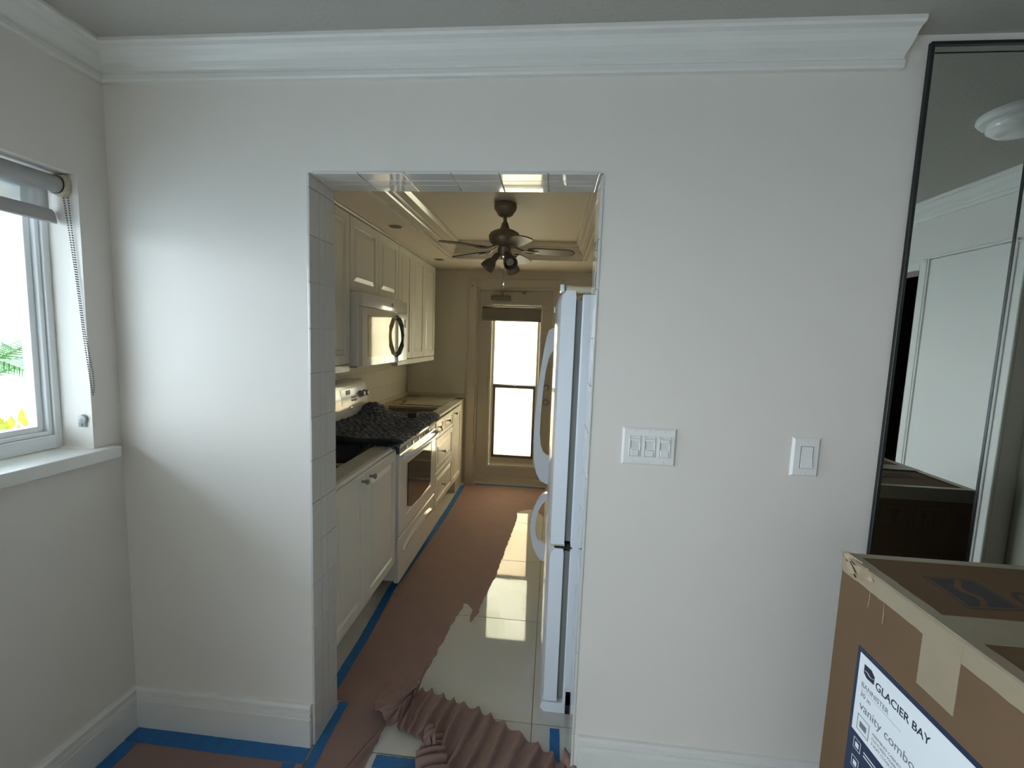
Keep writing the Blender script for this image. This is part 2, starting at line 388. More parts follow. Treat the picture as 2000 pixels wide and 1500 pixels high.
obj('pane', B(-.158, -.154, (y0+y1)/2, y1-.05, WZ0+.075, WZ1-.05), M_glass1, win)
obj('pane', B(-.158, -.154, y0+.05, (y0+y1)/2, WZ0+.075, WZ1-.05), M_glass1, win)
obj('window_sill', B(-.118, .040, y0-.05, -.040, 1.078, 1.1195, bev=.003, seg=2), M_trim, win)
# clear plastic chain tensioner screwed to the reveal
cl = obj('chain_tensioner', lathe(nb(), [(0, 0), (.013, 0), (.016, .003), (.014, .008), (0, .009)], (-.03, WY1-.001, 1.222), 20, (0, -1, 0)), M_clear, None, True)
tag(cl, 'small clear plastic chain holder screwed to the window reveal above the sill', 'chain holder')
obj('screw', lathe(nb(), [(0, 0), (.004, 0), (.003, .003), (0, .003)], (-.032, WY1-.0085, 1.203), 10, (0, -1, 0)), M_grey, cl)
obj('tab', B(-.044, -.020, WY1-.008, WY1-.0005, 1.195, 1.212, bev=.001), M_clear, cl)
# roller blind
bl = thing('roller_blind', 'grey roller blind with sheer screen drawn down a little inside the left window', 'blind', (-.06, -.8, 1.99))
obj('roller_tube', lathe(nb(), [(.0, 0), (.026, 0), (.026, 1.44), (0, 1.44)], (-.06, -.106-.008, 1.985), 28, (0, -1, 0)), M_fabgrey, bl, True)
bm = nb(); box(bm, -.0865, -.0858, -1.54, -.118, 1.885, 1.985); obj('screen', bm, M_screen, bl)
hp = [(-.092, 1.905), (-.083, 1.908), (-.074, 1.898), (-.069, 1.88), (-.066, 1.866), (-.070, 1.862), (-.080, 1.868), (-.09, 1.880), (-.096, 1.892)]
obj('hem_bar', prism(nb(), hp, 'y', -1.54, -.112), M_hem, bl, True)
bm = nb(); prism(bm, [(-.092, 2.015), (-.03, 2.015), (-.022, 1.995), (-.024, 1.965), (-.040, 1.945), (-.06, 1.95), (-.085, 1.962)], 'y', -.1135, -.1015)
obj('bracket', bm, M_yplast, bl)
lathe_b = lathe(nb(), [(.0, 0), (.031, 0), (.033, .003), (.028, .008), (0, .008)], (-.058, -.1055, 1.985), 24, (0, -1, 0)); obj('clutch', lathe_b, M_yplast, bl, True)
# bead chain: two strands hanging from the clutch
bm = nb()
def chain(pts, step=.0078, r=.0027):
    L = [Vector(p) for p in pts]; acc = 0
    for a, b in zip(L, L[1:]):
        d = (b-a).length; t = acc
        while t < d:
            p = a+(b-a)*(t/d); bmesh.ops.create_icosphere(bm, subdivisions=1, radius=r, matrix=Matrix.Translation(p)); t += step
        acc = t-d
yc = -.106
chain([(-.046, yc, 1.945), (-.034, yc, 1.84), (-.020, yc, 1.70), (-.007, yc, 1.52), (.004, yc, 1.40), (.011, yc, 1.33), (.015, yc, 1.305)])
chain([(-.030, yc, 1.945), (-.024, yc, 1.84), (-.012, yc, 1.66), (-.003, yc, 1.54), (.008, yc+.002, 1.44), (.017, yc+.003, 1.38), (.019, yc+.002, 1.335), (.015, yc, 1.305)])
tag(obj('bead_chain', bm, M_bead, bl), kind='stuff')

# ------------------------------------------------------------------ right wall doors (seen in the mirror)
def casing_y(x, ya, yb, zt, wd=.06, name='trim_3', m=M_trim):
    bm = nb()
    for (a, b) in ((ya-wd, ya), (yb, yb+wd)): box(bm, x-.018, x, a, b, 0, zt+wd, bev=.003)
    box(bm, x-.018, x, ya, yb, zt, zt+wd, bev=.003)
    for (a, b) in ((ya-wd, ya-wd+.014), (yb+wd-.014, yb+wd)): box(bm, x-.025, x-.018, a, b, 0, zt+wd, bev=.002)
    box(bm, x-.025, x-.018, ya-wd+.014, yb+wd-.014, zt+wd-.014, zt+wd, bev=.002)
    return struct(name, bm, m)
casing_y(XR, D1a, D1b, 2.05, .058, 'trim_3')
casing_y(XR, D2a, D2b, 2.05, .053, 'trim_4')
d2 = sroot('door_2', (XR, -.5, 0))
obj('door_slab', B(XR+.09, XR+.13, D2a, D2b, .01, 2.05), M_hall, d2)
d3 = sroot('door_3', (XR, -1.2, 0))
obj('door_slab', B(XR-.012, XR, -1.468, -.985, .01, 2.10, bev=.002), M_trim, d3)
obj('door_trim', (lambda bm: (box(bm, XR-.020, XR, -1.479, -1.469, 0, 2.112), box(bm, XR-.020, XR, -1.479, -.975, 2.104, 2.118, bev=.002), bm)[-1])(nb()), M_trim, d3)

# smoke-coloured flush lamp on the ceiling (seen in the mirror)
fl = thing('ceiling_light', 'round white flush ceiling light seen reflected at the mirror top', 'ceiling light', (3.235, -.45, CEIL))
obj('base_ring', lathe(nb(), [(0, 2.4399), (.126, 2.4399), (.128, 2.428), (.118, 2.415), (.10, 2.412), (0, 2.412)], (3.235, -.45, 0), 40), M_trim, fl, True)
obj('dome', lathe(nb(), [(.098, 2.414), (.102, 2.402), (.096, 2.385), (.072, 2.368), (.038, 2.359), (0, 2.355)], (3.235, -.45, 0), 40), mat('frosted_dome', (.78, .78, .74), .2, coat=.5), fl, True)

# ------------------------------------------------------------------ mirror
MX0, MXs, MX1, MZ1, MZ0 = 2.568, 2.858, 3.70, 2.415, .20
for i, (a, b, lab) in enumerate(((MX0, MXs, 'tall narrow wall mirror in black channel right of the single switch'), (MXs, MX1, 'wide wall mirror at the right edge beyond the silver joint'))):
    mr = thing('wall_mirror', lab, 'mirror', ((a+b)/2, -.002, MZ0))
    obj('mirror_glass', B(a+.006, b-.0015, -.0080, -.001, MZ0+.01, MZ1-.010), M_mirror, mr)
    bm = nb()
    if i == 0: box(bm, a, a+.0095, -.014, -.0003, MZ0, MZ1, bev=.001)
    else: box(bm, b-.008, b+.001, -.014, -.0003, MZ0, MZ1)
    x0 = a+.0096 if i == 0 else a
    box(bm, x0, b-.0085 if i else b, -.014, -.0003, MZ1-.0095, MZ1, bev=.001); box(bm, x0, b-.0085 if i else b, -.014, -.0003, MZ0, MZ0+.009)
    obj('frame_channel', bm, M_mblack, mr)
    bm = nb(); box(bm, x0+.005, b-.004, -.0088, -.0078, MZ1-.0300, MZ1-.0265)
    if i == 0: box(bm, a+.0115, a+.0128, -.0088, -.0078, MZ0+.01, MZ1-.03)
    obj('bevel_line', bm, mat('bevel_dark', (.05, .052, .05), .2, metal=.6), mr)
    if i == 0:
        obj('edge_strip', B(b-.0035, b-.0015, -.0120, -.0005, MZ0, MZ1-.0100), M_mblack, mr)
        obj('joint_strip', B(b-.0014, b+.0012, -.0130, -.0005, MZ0, MZ1-.0100), M_chrome, mr)

# ------------------------------------------------------------------ switches
def plate(x0, x1, z0, z1, label, gangs, rocker=False):
    t = thing('light_switch', label, 'light switch', ((x0+x1)/2, 0, (z0+z1)/2))
    bm = nb(); a = .006
    v = [bm.verts.new(p) for p in ((x0,0,z0),(x1,0,z0),(x1,0,z1),(x0,0,z1),(x0,-.0025,z0),(x1,-.0025,z0),(x1,-.0025,z1),(x0,-.0025,z1),(x0+a,-.0075,z0+a),(x1-a,-.0075,z0+a),(x1-a,-.0075,z1-a),(x0+a,-.0075,z1-a))]
    for k in (0, 4):
        for i in range(4): bm.faces.new((v[k+i], v[k+(i+1)%4], v[k+4+(i+1)%4], v[k+4+i]))
    bm.faces.new(v[8:12]); bm.faces.new(v[0:4][::-1])
    obj('plate', bm, M_plate, t)
    zc = (z0+z1)/2
    for gx in gangs:
        hw, hh = (.0175, .034)
        bm = nb()
        for q in ((gx-hw, gx-hw+.0016, zc-hh, zc+hh), (gx+hw-.0016, gx+hw, zc-hh, zc+hh), (gx-hw, gx+hw, zc-hh, zc-hh+.0016), (gx-hw, gx+hw, zc+hh-.0016, zc+hh)):
            box(bm, q[0], q[1], -.0105, -.0070, q[2], q[3])
        if rocker: pass
        else: obj('dimmer_frame', bm, M_plate, t)
        if rocker:
            bm.free()
            obj('rocker_surround', B(gx-hw-.0015, gx+hw+.0015, -.0085, -.0070, zc-hh-.0015, zc+hh+.0015), mat('switch_gap', (.25, .25, .24), .6), t)
            r_ = prism(nb(), [(-.008, zc-hh), (-.015, zc-hh+.001), (-.0105, zc), (-.0095, zc+hh), (-.008, zc+hh)], 'x', gx-hw+.001, gx+hw-.001)
            obj('rocker', r_, M_plate, t)
        else:
            obj('slot', B(gx-.0115, gx+.0125, -.0078, -.0070, zc-.008, zc+.028), M_plate2, t)
            obj('slot_shadow', B(gx-.0128, gx-.0110, -.0080, -.0070, zc-.006, zc+.018), M_grey, t)
            obj('dimmer_slider', B(gx-.0125, gx+.0135, -.0135, -.0078, zc+.018-(.003 if gx == gangs[-1] else 0), zc+.027, bev=.001), M_plate, t)
            obj('rocker', B(gx-.0125, gx+.0125, -.0125, -.0078, zc-.031, zc-.0105, bev=.0012), M_plate, t)
        for s in (-1, 1):
            obj('screw', lathe(nb(), [(0, 0), (.0030, 0), (.0026, .0012), (0, .0014)], (gx, -.0074, zc+s*.0505), 10, (0, -1, 0)), M_plate2, t)
plate(1.787, 1.957, 1.151, 1.274, 'wide triple plate with three slide dimmers right of the doorway', [1.8265, 1.873, 1.9205])
plate(2.312, 2.395, 1.145, 1.269, 'narrow single rocker switch plate left of the mirror', [2.3545], True)

# ------------------------------------------------------------------ kitchen shell
struct('wall_kitchen_left', B(KL-.15, KL, WT, KY+.15, -.05, 2.5), M_kwall)
struct('wall_kitchen_right', B(KR, KR+.15, WT, KY+.15, -.05, 2.5), M_kwall)
DX0, DX1, DZ1 = .762, 1.545, 2.045   # back door opening
bm = nb(); box(bm, KL, DX0, KY, KY+.15, -.05, 2.5); box(bm, DX1, KR, KY, KY+.15, -.05, 2.5); box(bm, DX0, DX1, KY, KY+.15, DZ1, 2.5)
struct('wall_kitchen_back', bm, M_kwall)
SO, TX0, TX1, TY0, TY1, TZ = 2.23, .65, 1.775, .50, 2.40, 2.36
bm = nb()
box(bm, KL, TX0, WT, KY, SO, TZ+.1); box(bm, TX1, KR, WT, KY, SO, TZ+.1); box(bm, TX0, TX1, WT, TY0, SO, TZ+.1); box(bm, TX0, TX1, TY1, KY, SO, TZ+.1)
box(bm, TX0-.01, TX1+.01, TY0-.01, TY1+.01, TZ, TZ+.1)
struct('ceiling_kitchen', bm, M_kceil)
tp = [(-.030, SO-.0005), (-.030, SO-.006), (-.012, SO-.010), (-.004, SO-.014), (.004, SO-.012), (.008, SO-.004), (.010, SO+.020), (.014, SO+.030), (.012, SO+.036), (.020, SO+.042), (.026, SO+.050), (.024, SO+.058),
      (.034, SO+.064), (.044, SO+.078), (.050, SO+.088), (.048, SO+.096), (.060, SO+.104), (.070, SO+.112), (.074, SO+.122), (.074, TZ-.0002)]
bm = nb(); molding(bm, [(TX0, TY0), (TX1, TY0), (TX1, TY1), (TX0, TY1)], tp, side=1, closed=True)
struct('trim_5', bm, M_kgloss)
# narrow bead between the wall cabinets and the soffit
struct('trim_6', B(.36, .392, WT+.01, 2.84, 2.217, SO-.0005, bev=.003), M_cab)

# floor tiles
fk = sroot('floor_kitchen', (1.2, 1.6, 0))
obj('grout', B(KL, KR, -.0, KY+.0, -.05, -.0025), M_fgrout, fk)
TP = .648; g = .0016
xs = [1.5305 + TP*k for k in range(-3, 3)]; ys = [.1985 + TP*k for k in range(-1, 6)]
for i in range(len(xs)-1):
    for j in range(len(ys)-1):
        a, b = max(xs[i], KL)+g, min(xs[i+1], KR)-g; c, d = max(ys[j], 0)+g, min(ys[j+1], KY)-g
        if b-a < .02 or d-c < .02: continue
        z = random.uniform(-.0004, 0)
        obj('tile', B(a, b, c, d, -.012, z, bev=.0008), M_ftile, fk)

# back splash tiles
bs = sroot('trim_7', (KL, 3.1, .95))
for j in range(3):
    for k in range(19):
        a = .17+k*P6*.998
        obj('tile', B(KL, KL+.006, a+.0002, min(a+P6, KY)-.0002, .92+j*P6, .92+(j+1)*P6-.0006, bev=.0005), mat('splash_tile', (.66, .62, .52), .12, coat=.3), bs)
    for k in range(4):
        a = KL+.007+k*P6
        obj('tile', B(a, min(a+P6, .655)-.0006, KY-.006, KY, .92+j*P6, .92+(j+1)*P6-.0006, bev=.0005), MATS['splash_tile'], bs)
# rounded bullnose strip left on the walls where the counter was
bm = nb(); molding(bm, [(.66, KY), (KL, KY), (KL, 1.75)], [(0, .905), (.020, .905), (.028, .912), (.028, .930), (.024, .942), (.012, .951), (0, .953)], side=1)
struct('trim_8', bm, mat('bullnose_strip', (.50, .45, .36), .35))

# ------------------------------------------------------------------ back door
d1 = sroot('door_1', (1.15, KY, 0))
YD = KY+.012
bm = nb(); GX0, GX1, GZ0, GZ1 = .900, 1.425, .195, 1.90
box(bm, .775, GX0, YD, YD+.042, .075, 2.035); box(bm, GX1, 1.532, YD, YD+.042, .075, 2.035); box(bm, GX0, GX1, YD, YD+.042, .075, GZ0); box(bm, GX0, GX1, YD, YD+.042, GZ1, 2.035)
M_door = mat('door_paint', (.50, .45, .36), .42)
obj('door_slab', bm, M_door, d1)
def rectframe(bm, x0, x1, z0, z1, wd, ya, yb, bev=.002):
    box(bm, x0, x0+wd, ya, yb, z0, z1, bev=bev); box(bm, x1-wd, x1, ya, yb, z0, z1, bev=bev)
    box(bm, x0+wd, x1-wd, ya, yb, z1-wd, z1, bev=bev); box(bm, x0+wd, x1-wd, ya, yb, z0, z0+wd, bev=bev); return bm
bm = rectframe(nb(), GX0-.012, GX1+.012, GZ0-.012, GZ1+.012, .028, YD-.014, YD+.002, bev=.005)
obj('glazing_bead', bm, mat('door_trim_paint', (.58, .53, .43), .35), d1)
obj('glazing_frame', rectframe(nb(), GX0+.014, GX1-.014, GZ0+.012, GZ1-.012, .026, YD+.004, YD+.036), MATS['door_trim_paint'], d1)
obj('upper_sash', rectframe(nb(), .930, 1.395, 1.058, GZ1-.03, .014, YD+.012, YD+.034, bev=.001), M_chrome, d1)
obj('lower_sash', rectframe(nb(), .936, 1.392, .285, 1.062, .030, YD+.006, YD+.030, bev=.001), M_alum, d1)
obj('upper_pane', B(.942, 1.385, YD+.022, YD+.027, 1.066, GZ1-.04), M_frost1, d1)
obj('lower_pane', B(.962, 1.366, YD+.014, YD+.019, .312, 1.034), M_frost2, d1)
obj('sash_latch', B(1.145, 1.185, YD+.002, YD+.012, 1.060, 1.075, bev=.002), M_chrome, d1)
obj('filler', B(GX0+.02, GX1-.02, YD+.006, YD+.034, GZ0+.02, .288), M_door, d1)
for (zz, rr) in ((1.055, .030), (.905, .030)):
    dbt = obj('deadbolt' if zz > 1 else 'door_knob', lathe(nb(), [(0, 0), (rr, 0), (rr*.95, .006), (rr*.6, .012), (rr*.55, .03), (rr*.75, .04), (rr*.7, .05), (0, .053)], (1.498, YD, zz), 22, (0, -1, 0)), M_nickel, d1, True)
obj('threshold', prism(nb(), [(KY-.035, .0), (KY+.10, 0), (KY+.10, .045), (KY+.01, .045), (KY-.005, .030), (KY-.030, .018)], 'x', .765, 1.545), M_beige, d1)
obj('sweep', B(.775, 1.532, YD-.004, YD+.02, .046, .074), M_beige, d1)
# jamb lining and casing
bm = nb(); ys = YD+.0425; box(bm, .766, .795, ys, ys+.02, 0, 2.04); box(bm, 1.512, 1.542, ys, ys+.02, 0, 2.04); box(bm, .795, 1.512, ys, ys+.02, 2.015, 2.04)
box(bm, DX0, .774, KY-.004, KY+.15, 0, DZ1); box(bm, 1.533, DX1, KY-.004, KY+.15, 0, DZ1); box(bm, .774, 1.533, KY-.004, KY+.15, 2.037, DZ1)
struct('trim_9', bm, mat('jamb_gloss', (.60, .55, .46), .32))
bm = nb()
for a, b in ((.665, .752), (1.555, 1.642)): box(bm, a, b, KY-.016, KY, 0, 2.150, bev=.003)
box(bm, .7525, 1.5545, KY-.016, KY, 2.062, 2.150, bev=.003)
for a, b in ((.665, .683), (1.624, 1.642)): box(bm, a, b, KY-.024, KY-.016, 0, 2.150, bev=.003)
box(bm, .6835, 1.6235, KY-.024, KY-.016, 2.132, 2.150, bev=.003)
for a, b in ((.738, .752), (1.555, 1.569)): box(bm, a, b, KY-.022, KY-.016, 0, 2.076, bev=.002)
box(bm, .7525, 1.5545, KY-.022, KY-.016, 2.062, 2.076, bev=.002)
struct('trim_10', bm, mat('kitchen_trim_paint', (.60, .55, .45), .4))
# roller shade on the door
rs = thing('roller_blind', 'olive grey roller shade rolled nearly up on the back door glass', 'blind', (1.12, YD, 1.88))
obj('mounting_rail', B(.85, 1.46, YD-.024, YD-.0135, 1.866, 1.884, bev=.002), MATS['door_trim_paint'], rs)
obj('shade_roll', lathe(nb(), [(0, 0), (.021, 0), (.021, .600), (0, .600)], (.815, YD-.042, 1.842), 24, (1, 0, 0)), M_shade, rs, True)
obj('shade_fabric', B(.815, 1.415, YD-.066, YD-.0635, 1.738, 1.842), M_shade, rs)
obj('hem_bar', B(.812, 1.418, YD-.070, YD-.060, 1.722, 1.740, bev=.002), mat('shade_hem', (.25, .23, .19), .6), rs)
# door closer
dc = thing('door_closer', 'grey hydraulic closer arm above the back door shade', 'door closer', (1.0, YD, 1.96))
bm = nb(); box(bm, .897, 1.100, YD-.050, YD-.0005, 1.930, 1.982, bev=.012, seg=3); obj('closer_body', bm, mat('closer_grey', (.17, .16, .14), .45, metal=.3), dc, True)
obj('pivot', lathe(nb(), [(0, 0), (.014, 0), (.014, .04), (0, .04)], (1.01, YD-.026, 1.98), 14), M_nickel, dc, True)
bm = nb(); box(bm, .93, 1.12, YD-.048, YD-.030, 2.018, 2.026, bev=.002); obj('arm', bm, M_nickel, dc)
bm = nb(); tube(bm, [(1.0, YD-.045, 2.030), (1.12, YD-.055, 2.027), (1.235, YD-.03, 2.022)], .007, 8, .7); obj('arm', bm, M_nickel, dc)
obj('arm_bracket', B(1.215, 1.252, YD-.045, YD-.0005, 2.004, 2.026, bev=.003), M_nickel, dc)
hs = obj('hook', lathe(nb(), [(0, 0), (.006, 0), (.006, .012), (0, .013)], (.700, KY-.0162, 2.07), 10, (0, -1, 0)), M_black)
tag(hs, 'tiny dark catch on the upper left door casing', 'catch')

# ------------------------------------------------------------------ cabinets
def panel_front(bm, xf, y0, y1, z0, z1, th=.019, fr=.05, g=.0015):
    """raised panel slab, face toward +x at xf"""
    y0 += g; y1 -= g; z0 += g; z1 -= g
    fr = min(fr, (y1-y0)*.28, (z1-z0)*.28)
    lv = [(0, -th), (0, -.0025), (.0025, 0), (fr, 0), (fr+.004, -.0075), (fr+.010, -.0075), (fr+.034, -.0005), (fr+.038, -.0005)]
    if (y1-y0) < .22 or (z1-z0) < .18: lv = [(0, -th), (0, -.0025), (.0025, 0), (fr*.75, 0), (fr*.75+.004, -.007), (fr*.75+.008, -.007), (fr*.75+.024, -.001)]
    rings = []
    for i, d in lv:
        rings.append([bm.verts.new((xf+d, a, b)) for a, b in ((y0+i, z0+i), (y1-i, z0+i), (y1-i, z1-i), (y0+i, z1-i))])
    for a, b in zip(rings, rings[1:]):
        for k in range(4): bm.faces.new((a[k], a[(k+1)%4], b[(k+1)%4], b[k]))
    bm.faces.new(rings[0][::-1]); bm.faces.new(rings[-1]); return bm
def knob(parent, x, y, z):
    return obj('knob', lathe(nb(), [(0, 0), (.0065, 0), (.0055, .004), (.0052, .014), (.009, .021), (.0135, .026), (.0135, .030), (.011, .033), (0, .034)], (x, y, z), 18, (1, 0, 0)), M_nickel, parent, True)
def base_carcass(name, label, y0, y1, zc=.20, group='base cabinets along the left wall'):
    t = thing(name, label, 'cabinet', (.35, (y0+y1)/2, 0), group)
    bm = nb()
    box(bm, KL+.001, .668, y0+.001, y0+.017, zc, .905); box(bm, KL+.001, .668, y1-.017, y1-.001, zc, .905)
    box(bm, KL+.001, .668, y0+.017, y1-.017, zc, zc+.018); box(bm, KL+.001, KL+.01, y0+.017, y1-.017, zc+.018, .905)
    obj('carcass', bm, [M_cabin], t)
    obj('toe_kick', B(.535, .550, y0+.001, y1-.001, 0, zc), M_cab, t)
    obj('top_rail', B(.572, .671, y0+.001, y1-.001, .898, .920, bev=.002), mat('rail_board', (.52, .50, .42), .5, var=(10, .3, (.46, .43, .35))), t)
    return t
# near cabinet, open top
c1 = base_carcass('base_cabinet', 'white base cabinet with open top and two doors by the doorway', .175, .940, .22)
for a, b, ky in ((.175, .529, .487), (.529, .938, .574)):
    dr = obj('door', panel_front(nb(), .690, a, b, .222, .893), M_cab, c1); knob(dr, .690, ky, .858)
obj('edge_strip', B(.671, .679, .178, .937, .8945, .9135), M_cab, c1)
obj('side_panel', B(.60, .669, .9405, .9435, .215, .895), M_cab, c1)
# things inside the open cabinet
tag(obj('card', B(.36, .46, .73, .82, .845, .849), M_beige), 'small pale square card lying inside the open near cabinet', 'card')
bm = nb(); box(bm, KL+.02, .56, .60, .88, .80, .842, bev=.01)
tag(obj('folded_cloth', bm, M_quiltdk), 'black folded cloth beneath the pale card in the near cabinet', 'cloth')
# drawer cabinet beyond the range
c2 = base_carcass('base_cabinet', 'cream base cabinet with four drawers just beyond the range', 1.800, 2.380)
for a, b, z0, z1, ky, kz in ((1.80, 2.040, .756, .893, 1.862, .845), (2.040, 2.378, .756, .893, 2.160, .842), (1.80, 2.378, .487, .754, 2.00, .620), (1.80, 2.378, .205, .485, 2.00, .345)):
    dr = obj('drawer', panel_front(nb(), .690, a, b, z0, z1, fr=.042), M_cab, c2); knob(dr, .690, ky, kz)
obj('cross_rail', B(.06, .571, 2.335, 2.379, .898, .920), MATS['rail_board'], c2)
obj('wall_cleat', B(KL+.03, KL+.09, 1.81, 2.334, .885, .919), M_wood, c2)
c3 = base_carcass('base_cabinet', 'cream single door base cabinet at the far end of the counter run', 2.381, 2.735)
dr = obj('door', panel_front(nb(), .690, 2.382, 2.733, .200, .893), M_cab, c3); knob(dr, .690, 2.43, .858)
obj('wall_cleat', B(KL+.03, KL+.09, 2.40, 2.735, .885, .919), M_wood, c3)
obj('end_filler', B(.05, .640, 2.736, 3.070, .0, .905), M_door, c3)
obj('shelf_panel', B(.10, .571, 2.40, 2.71, .70, .712), MATS['rail_board'], c3)
# dusty substrate board lying at the far end
tag(obj('counter_board', B(.20, .571, 2.40, 3.06, .9205, .9255), mat('substrate', (.40, .36, .27), .7, var=(6, .3, (.34, .30, .22)))), 'thin tan board left lying on the far cabinet top', 'board')

# wall cabinets
def wall_cab(label, y0, y1, z0, fronts, rail=True):
    t = thing('wall_cabinet', label, 'cabinet', (.2, (y0+y1)/2, z0), 'wall cabinets along the left wall')
    obj('carcass', B(KL+.001, .360, y0+.001, y1-.001, z0, 2.214), M_cab, t)
    for a, b in fronts: obj('door', panel_front(nb(), .380, a, b, z0+.004, 2.212), M_cab, t)
    if rail: obj('light_rail', B(.33, .378, y0+.001, y1-.001, z0-.042, z0, bev=.004), M_cab, t)
    return t
w1 = wall_cab('tall white wall cabinet nearest the doorway left of the microwave', .18, 1.019, 1.362, [(.18, .60), (.60, 1.017)])
wall_cab('short white wall cabinet above the microwave', 1.021, 1.809, 1.785, [(1.021, 1.433), (1.433, 1.808)], rail=False)
wall_cab('far white wall cabinet right of the microwave', 1.811, 2.840, 1.352, [(1.812, 2.131), (2.131, 2.485), (2.485, 2.839)])
obj('under_box', B(.05, .30, .50, .98, 1.250, 1.319), M_cab, w1)

# recessed lights
for i, (x, y, lab) in enumerate(((.522, 1.350, 'small dark recessed downlight in the soffit nearer the doorway'), (.505, 2.495, 'small dark recessed downlight in the soffit farther back'))):
    t = thing('downlight', lab, 'ceiling light', (x, y, SO), 'downlights in the kitchen soffit')
    obj('trim_ring', lathe(nb(), [(.040, SO-.0045), (.050, SO-.003), (.052, SO-.0004), (.040, SO-.0004)], (x, y, 0), 28), M_kceil, t, True)
    obj('lens', lathe(nb(), [(0, SO-.0065), (.039, SO-.0065), (.041, SO-.0047), (0, SO-.0047)], (x, y, 0), 28), mat('downlight_dark', (.045, .035, .025), .5), t)

# ------------------------------------------------------------------ microwave
mw = thing('microwave', 'white over-range microwave with bowed handle under the short wall cabinet', 'microwave', (.23, 1.41, 1.37))
MY0, MY1, MZa, MZb = 1.024, 1.806, 1.352, 1.783
obj('body', B(KL+.001, .425, MY0, MY1, MZa, MZb, bev=.004), M_applk, mw)
obj('underside', B(.05, .415, MY0+.01, MY1-.01, MZa-.008, MZa+.002), M_grey, mw)
obj('vent_panel', B(.4255, .452, MY0, MY1, 1.702, MZb, bev=.006, seg=2), M_applk, mw, True)
MDR = 1.610
def mwdoor():
    # slightly bowed door front
    bm = nb(); n = 14; rows = []
    for i in range(n+1):
        t = i/n; y = MY0+.004+(MDR-MY0-.004)*t; x = .450+.0045*(1-(2*t-1)**2)
        rows.append([bm.verts.new((x, y, z)) for z in (MZa+.004, 1.698)]+[bm.verts.new((.426, y, z)) for z in (1.698, MZa+.004)])
    for a, b in zip(rows, rows[1:]):
        for k in range(4): bm.faces.new((a[k], a[(k+1)%4], b[(k+1)%4], b[k]))
    bm.faces.new(rows[0][::-1]); bm.faces.new(rows[-1]); return bm
door_m = obj('door', mwdoor(), mat('microwave_gloss', (.70, .66, .58), .05, spec=.45), mw, True)
bm = nb(); n = 14; rows = []
for i in range(n+1):
    t = i/n; y = MY0+.075+(MDR-MY0-.15)*t; tt = (y-MY0)/(MDR-MY0); x = .4515+.0045*(1-(2*tt-1)**2)
    rows.append([bm.verts.new((x, y, z)) for z in (MZa+.055, 1.655)]+[bm.verts.new((x-.004, y, z)) for z in (1.655, MZa+.055)])
for a, b in zip(rows, rows[1:]):
    for k in range(4): bm.faces.new((a[k], a[(k+1)%4], b[(k+1)%4], b[k]))
bm.faces.new(rows[0][::-1]); bm.faces.new(rows[-1])
obj('door_window', bm, M_mwglass, door_m, True)
obj('control_panel', B(.426, .452, MDR+.004, MY1, MZa+.004, 1.698, bev=.004), M_applk, mw)
obj('display', B(.4515, .4535, MDR+.045, MY1-.03, 1.60, 1.66), M_glassdk, mw)
bm = nb(); tube(bm, [(.448, MDR-.035, 1.668), (.474, MDR-.035, 1.650), (.492, MDR-.035, 1.60), (.498, MDR-.035, 1.535), (.492, MDR-.035, 1.47), (.474, MDR-.035, 1.42), (.448, MDR-.035, 1.402)], .011, 12, 1.5)
obj('handle', bm, mat('handle_grey', (.10, .10, .10), .25), mw, True)
for zz in (1.662, 1.408): obj('handle_post', lathe(nb(), [(0, 0), (.012, 0), (.012, .016), (0, .016)], (.446, MDR-.035, zz), 14, (1, 0, 0)), M_chrome, mw, True)
def badge(parent, M4, s):
    b_ = prism(nb(), [(-.5, .55), (.5, .55), (.55, .1), (.45, -.35), (0, -.6), (-.45, -.35), (-.55, .1)], 'z', 0, .08)
    o = obj('badge', b_, M_chrome, parent); o.data.transform(M4 @ Matrix.Scale(s, 4))
    text('M', s*.8, M4 @ Vector((0, -s*.25, s*.09)), M4.to_3x3().to_4x4(), M_black, o, ext=.0002, align='CENTER')
    return o
badge(mw, Matrix.Translation((.4522, 1.487, 1.742)) @ rot3((0, 1, 0), (0, 0, 1)), .024)

# ------------------------------------------------------------------ range
RY0, RY1 = .957, 1.732
rg = thing('range', 'white freestanding electric range under the dark blanket', 'oven', (.36, 1.34, 0))
obj('body', B(KL+.03, .672, RY0, RY1, .095, .895, bev=.003), M_applk, rg)
obj('cooktop', B(KL+.03, .705, RY0-.002, RY1+.002, .896, .918, bev=.005, seg=2), M_applk, rg, True)
# oven door with window
bm = nb()
def doorring(bm, lv, y0, y1, z0, z1):
    rings = []
    for iy, iz, x in lv: rings.append([bm.verts.new((x, a, b)) for a, b in ((y0+iy, z0+iz), (y1-iy, z0+iz), (y1-iy, z1-iz), (y0+iy, z1-iz))])
    for a, b in zip(rings, rings[1:]):
        for k in range(4): bm.faces.new((a[k], a[(k+1)%4], b[(k+1)%4], b[k]))
    return rings
rg_ = doorring(bm, [(0, 0, .673), (0, 0, .700), (.006, .006, .706), (.110, .085, .706), (.116, .092, .700)], RY0, RY1, .372, .862)
bm.faces.new(rg_[0][::-1]); bm.faces.new(rg_[-1])
od = obj('oven_door', bm, M_applk, rg)
wp = []
wy0, wy1, wz0, wz1 = RY0+.150, RY1-.130, .500, .775
wpoly = [(wy0, wz0), (wy0+.06, wz0-.022), (wy0+(wy1-wy0)*.5, wz0-.034), (wy1-.06, wz0-.022), (wy1, wz0), (wy1, wz1), (wy0, wz1)]
obj('oven_window', prism(nb(), wpoly, 'x', .7005, .7068), M_glassdk, od)
obj('vent_strip', B(.673, .700, RY0+.003, RY1-.003, .864, .8945), mat('vent_dark', (.05, .045, .04), .4), rg)
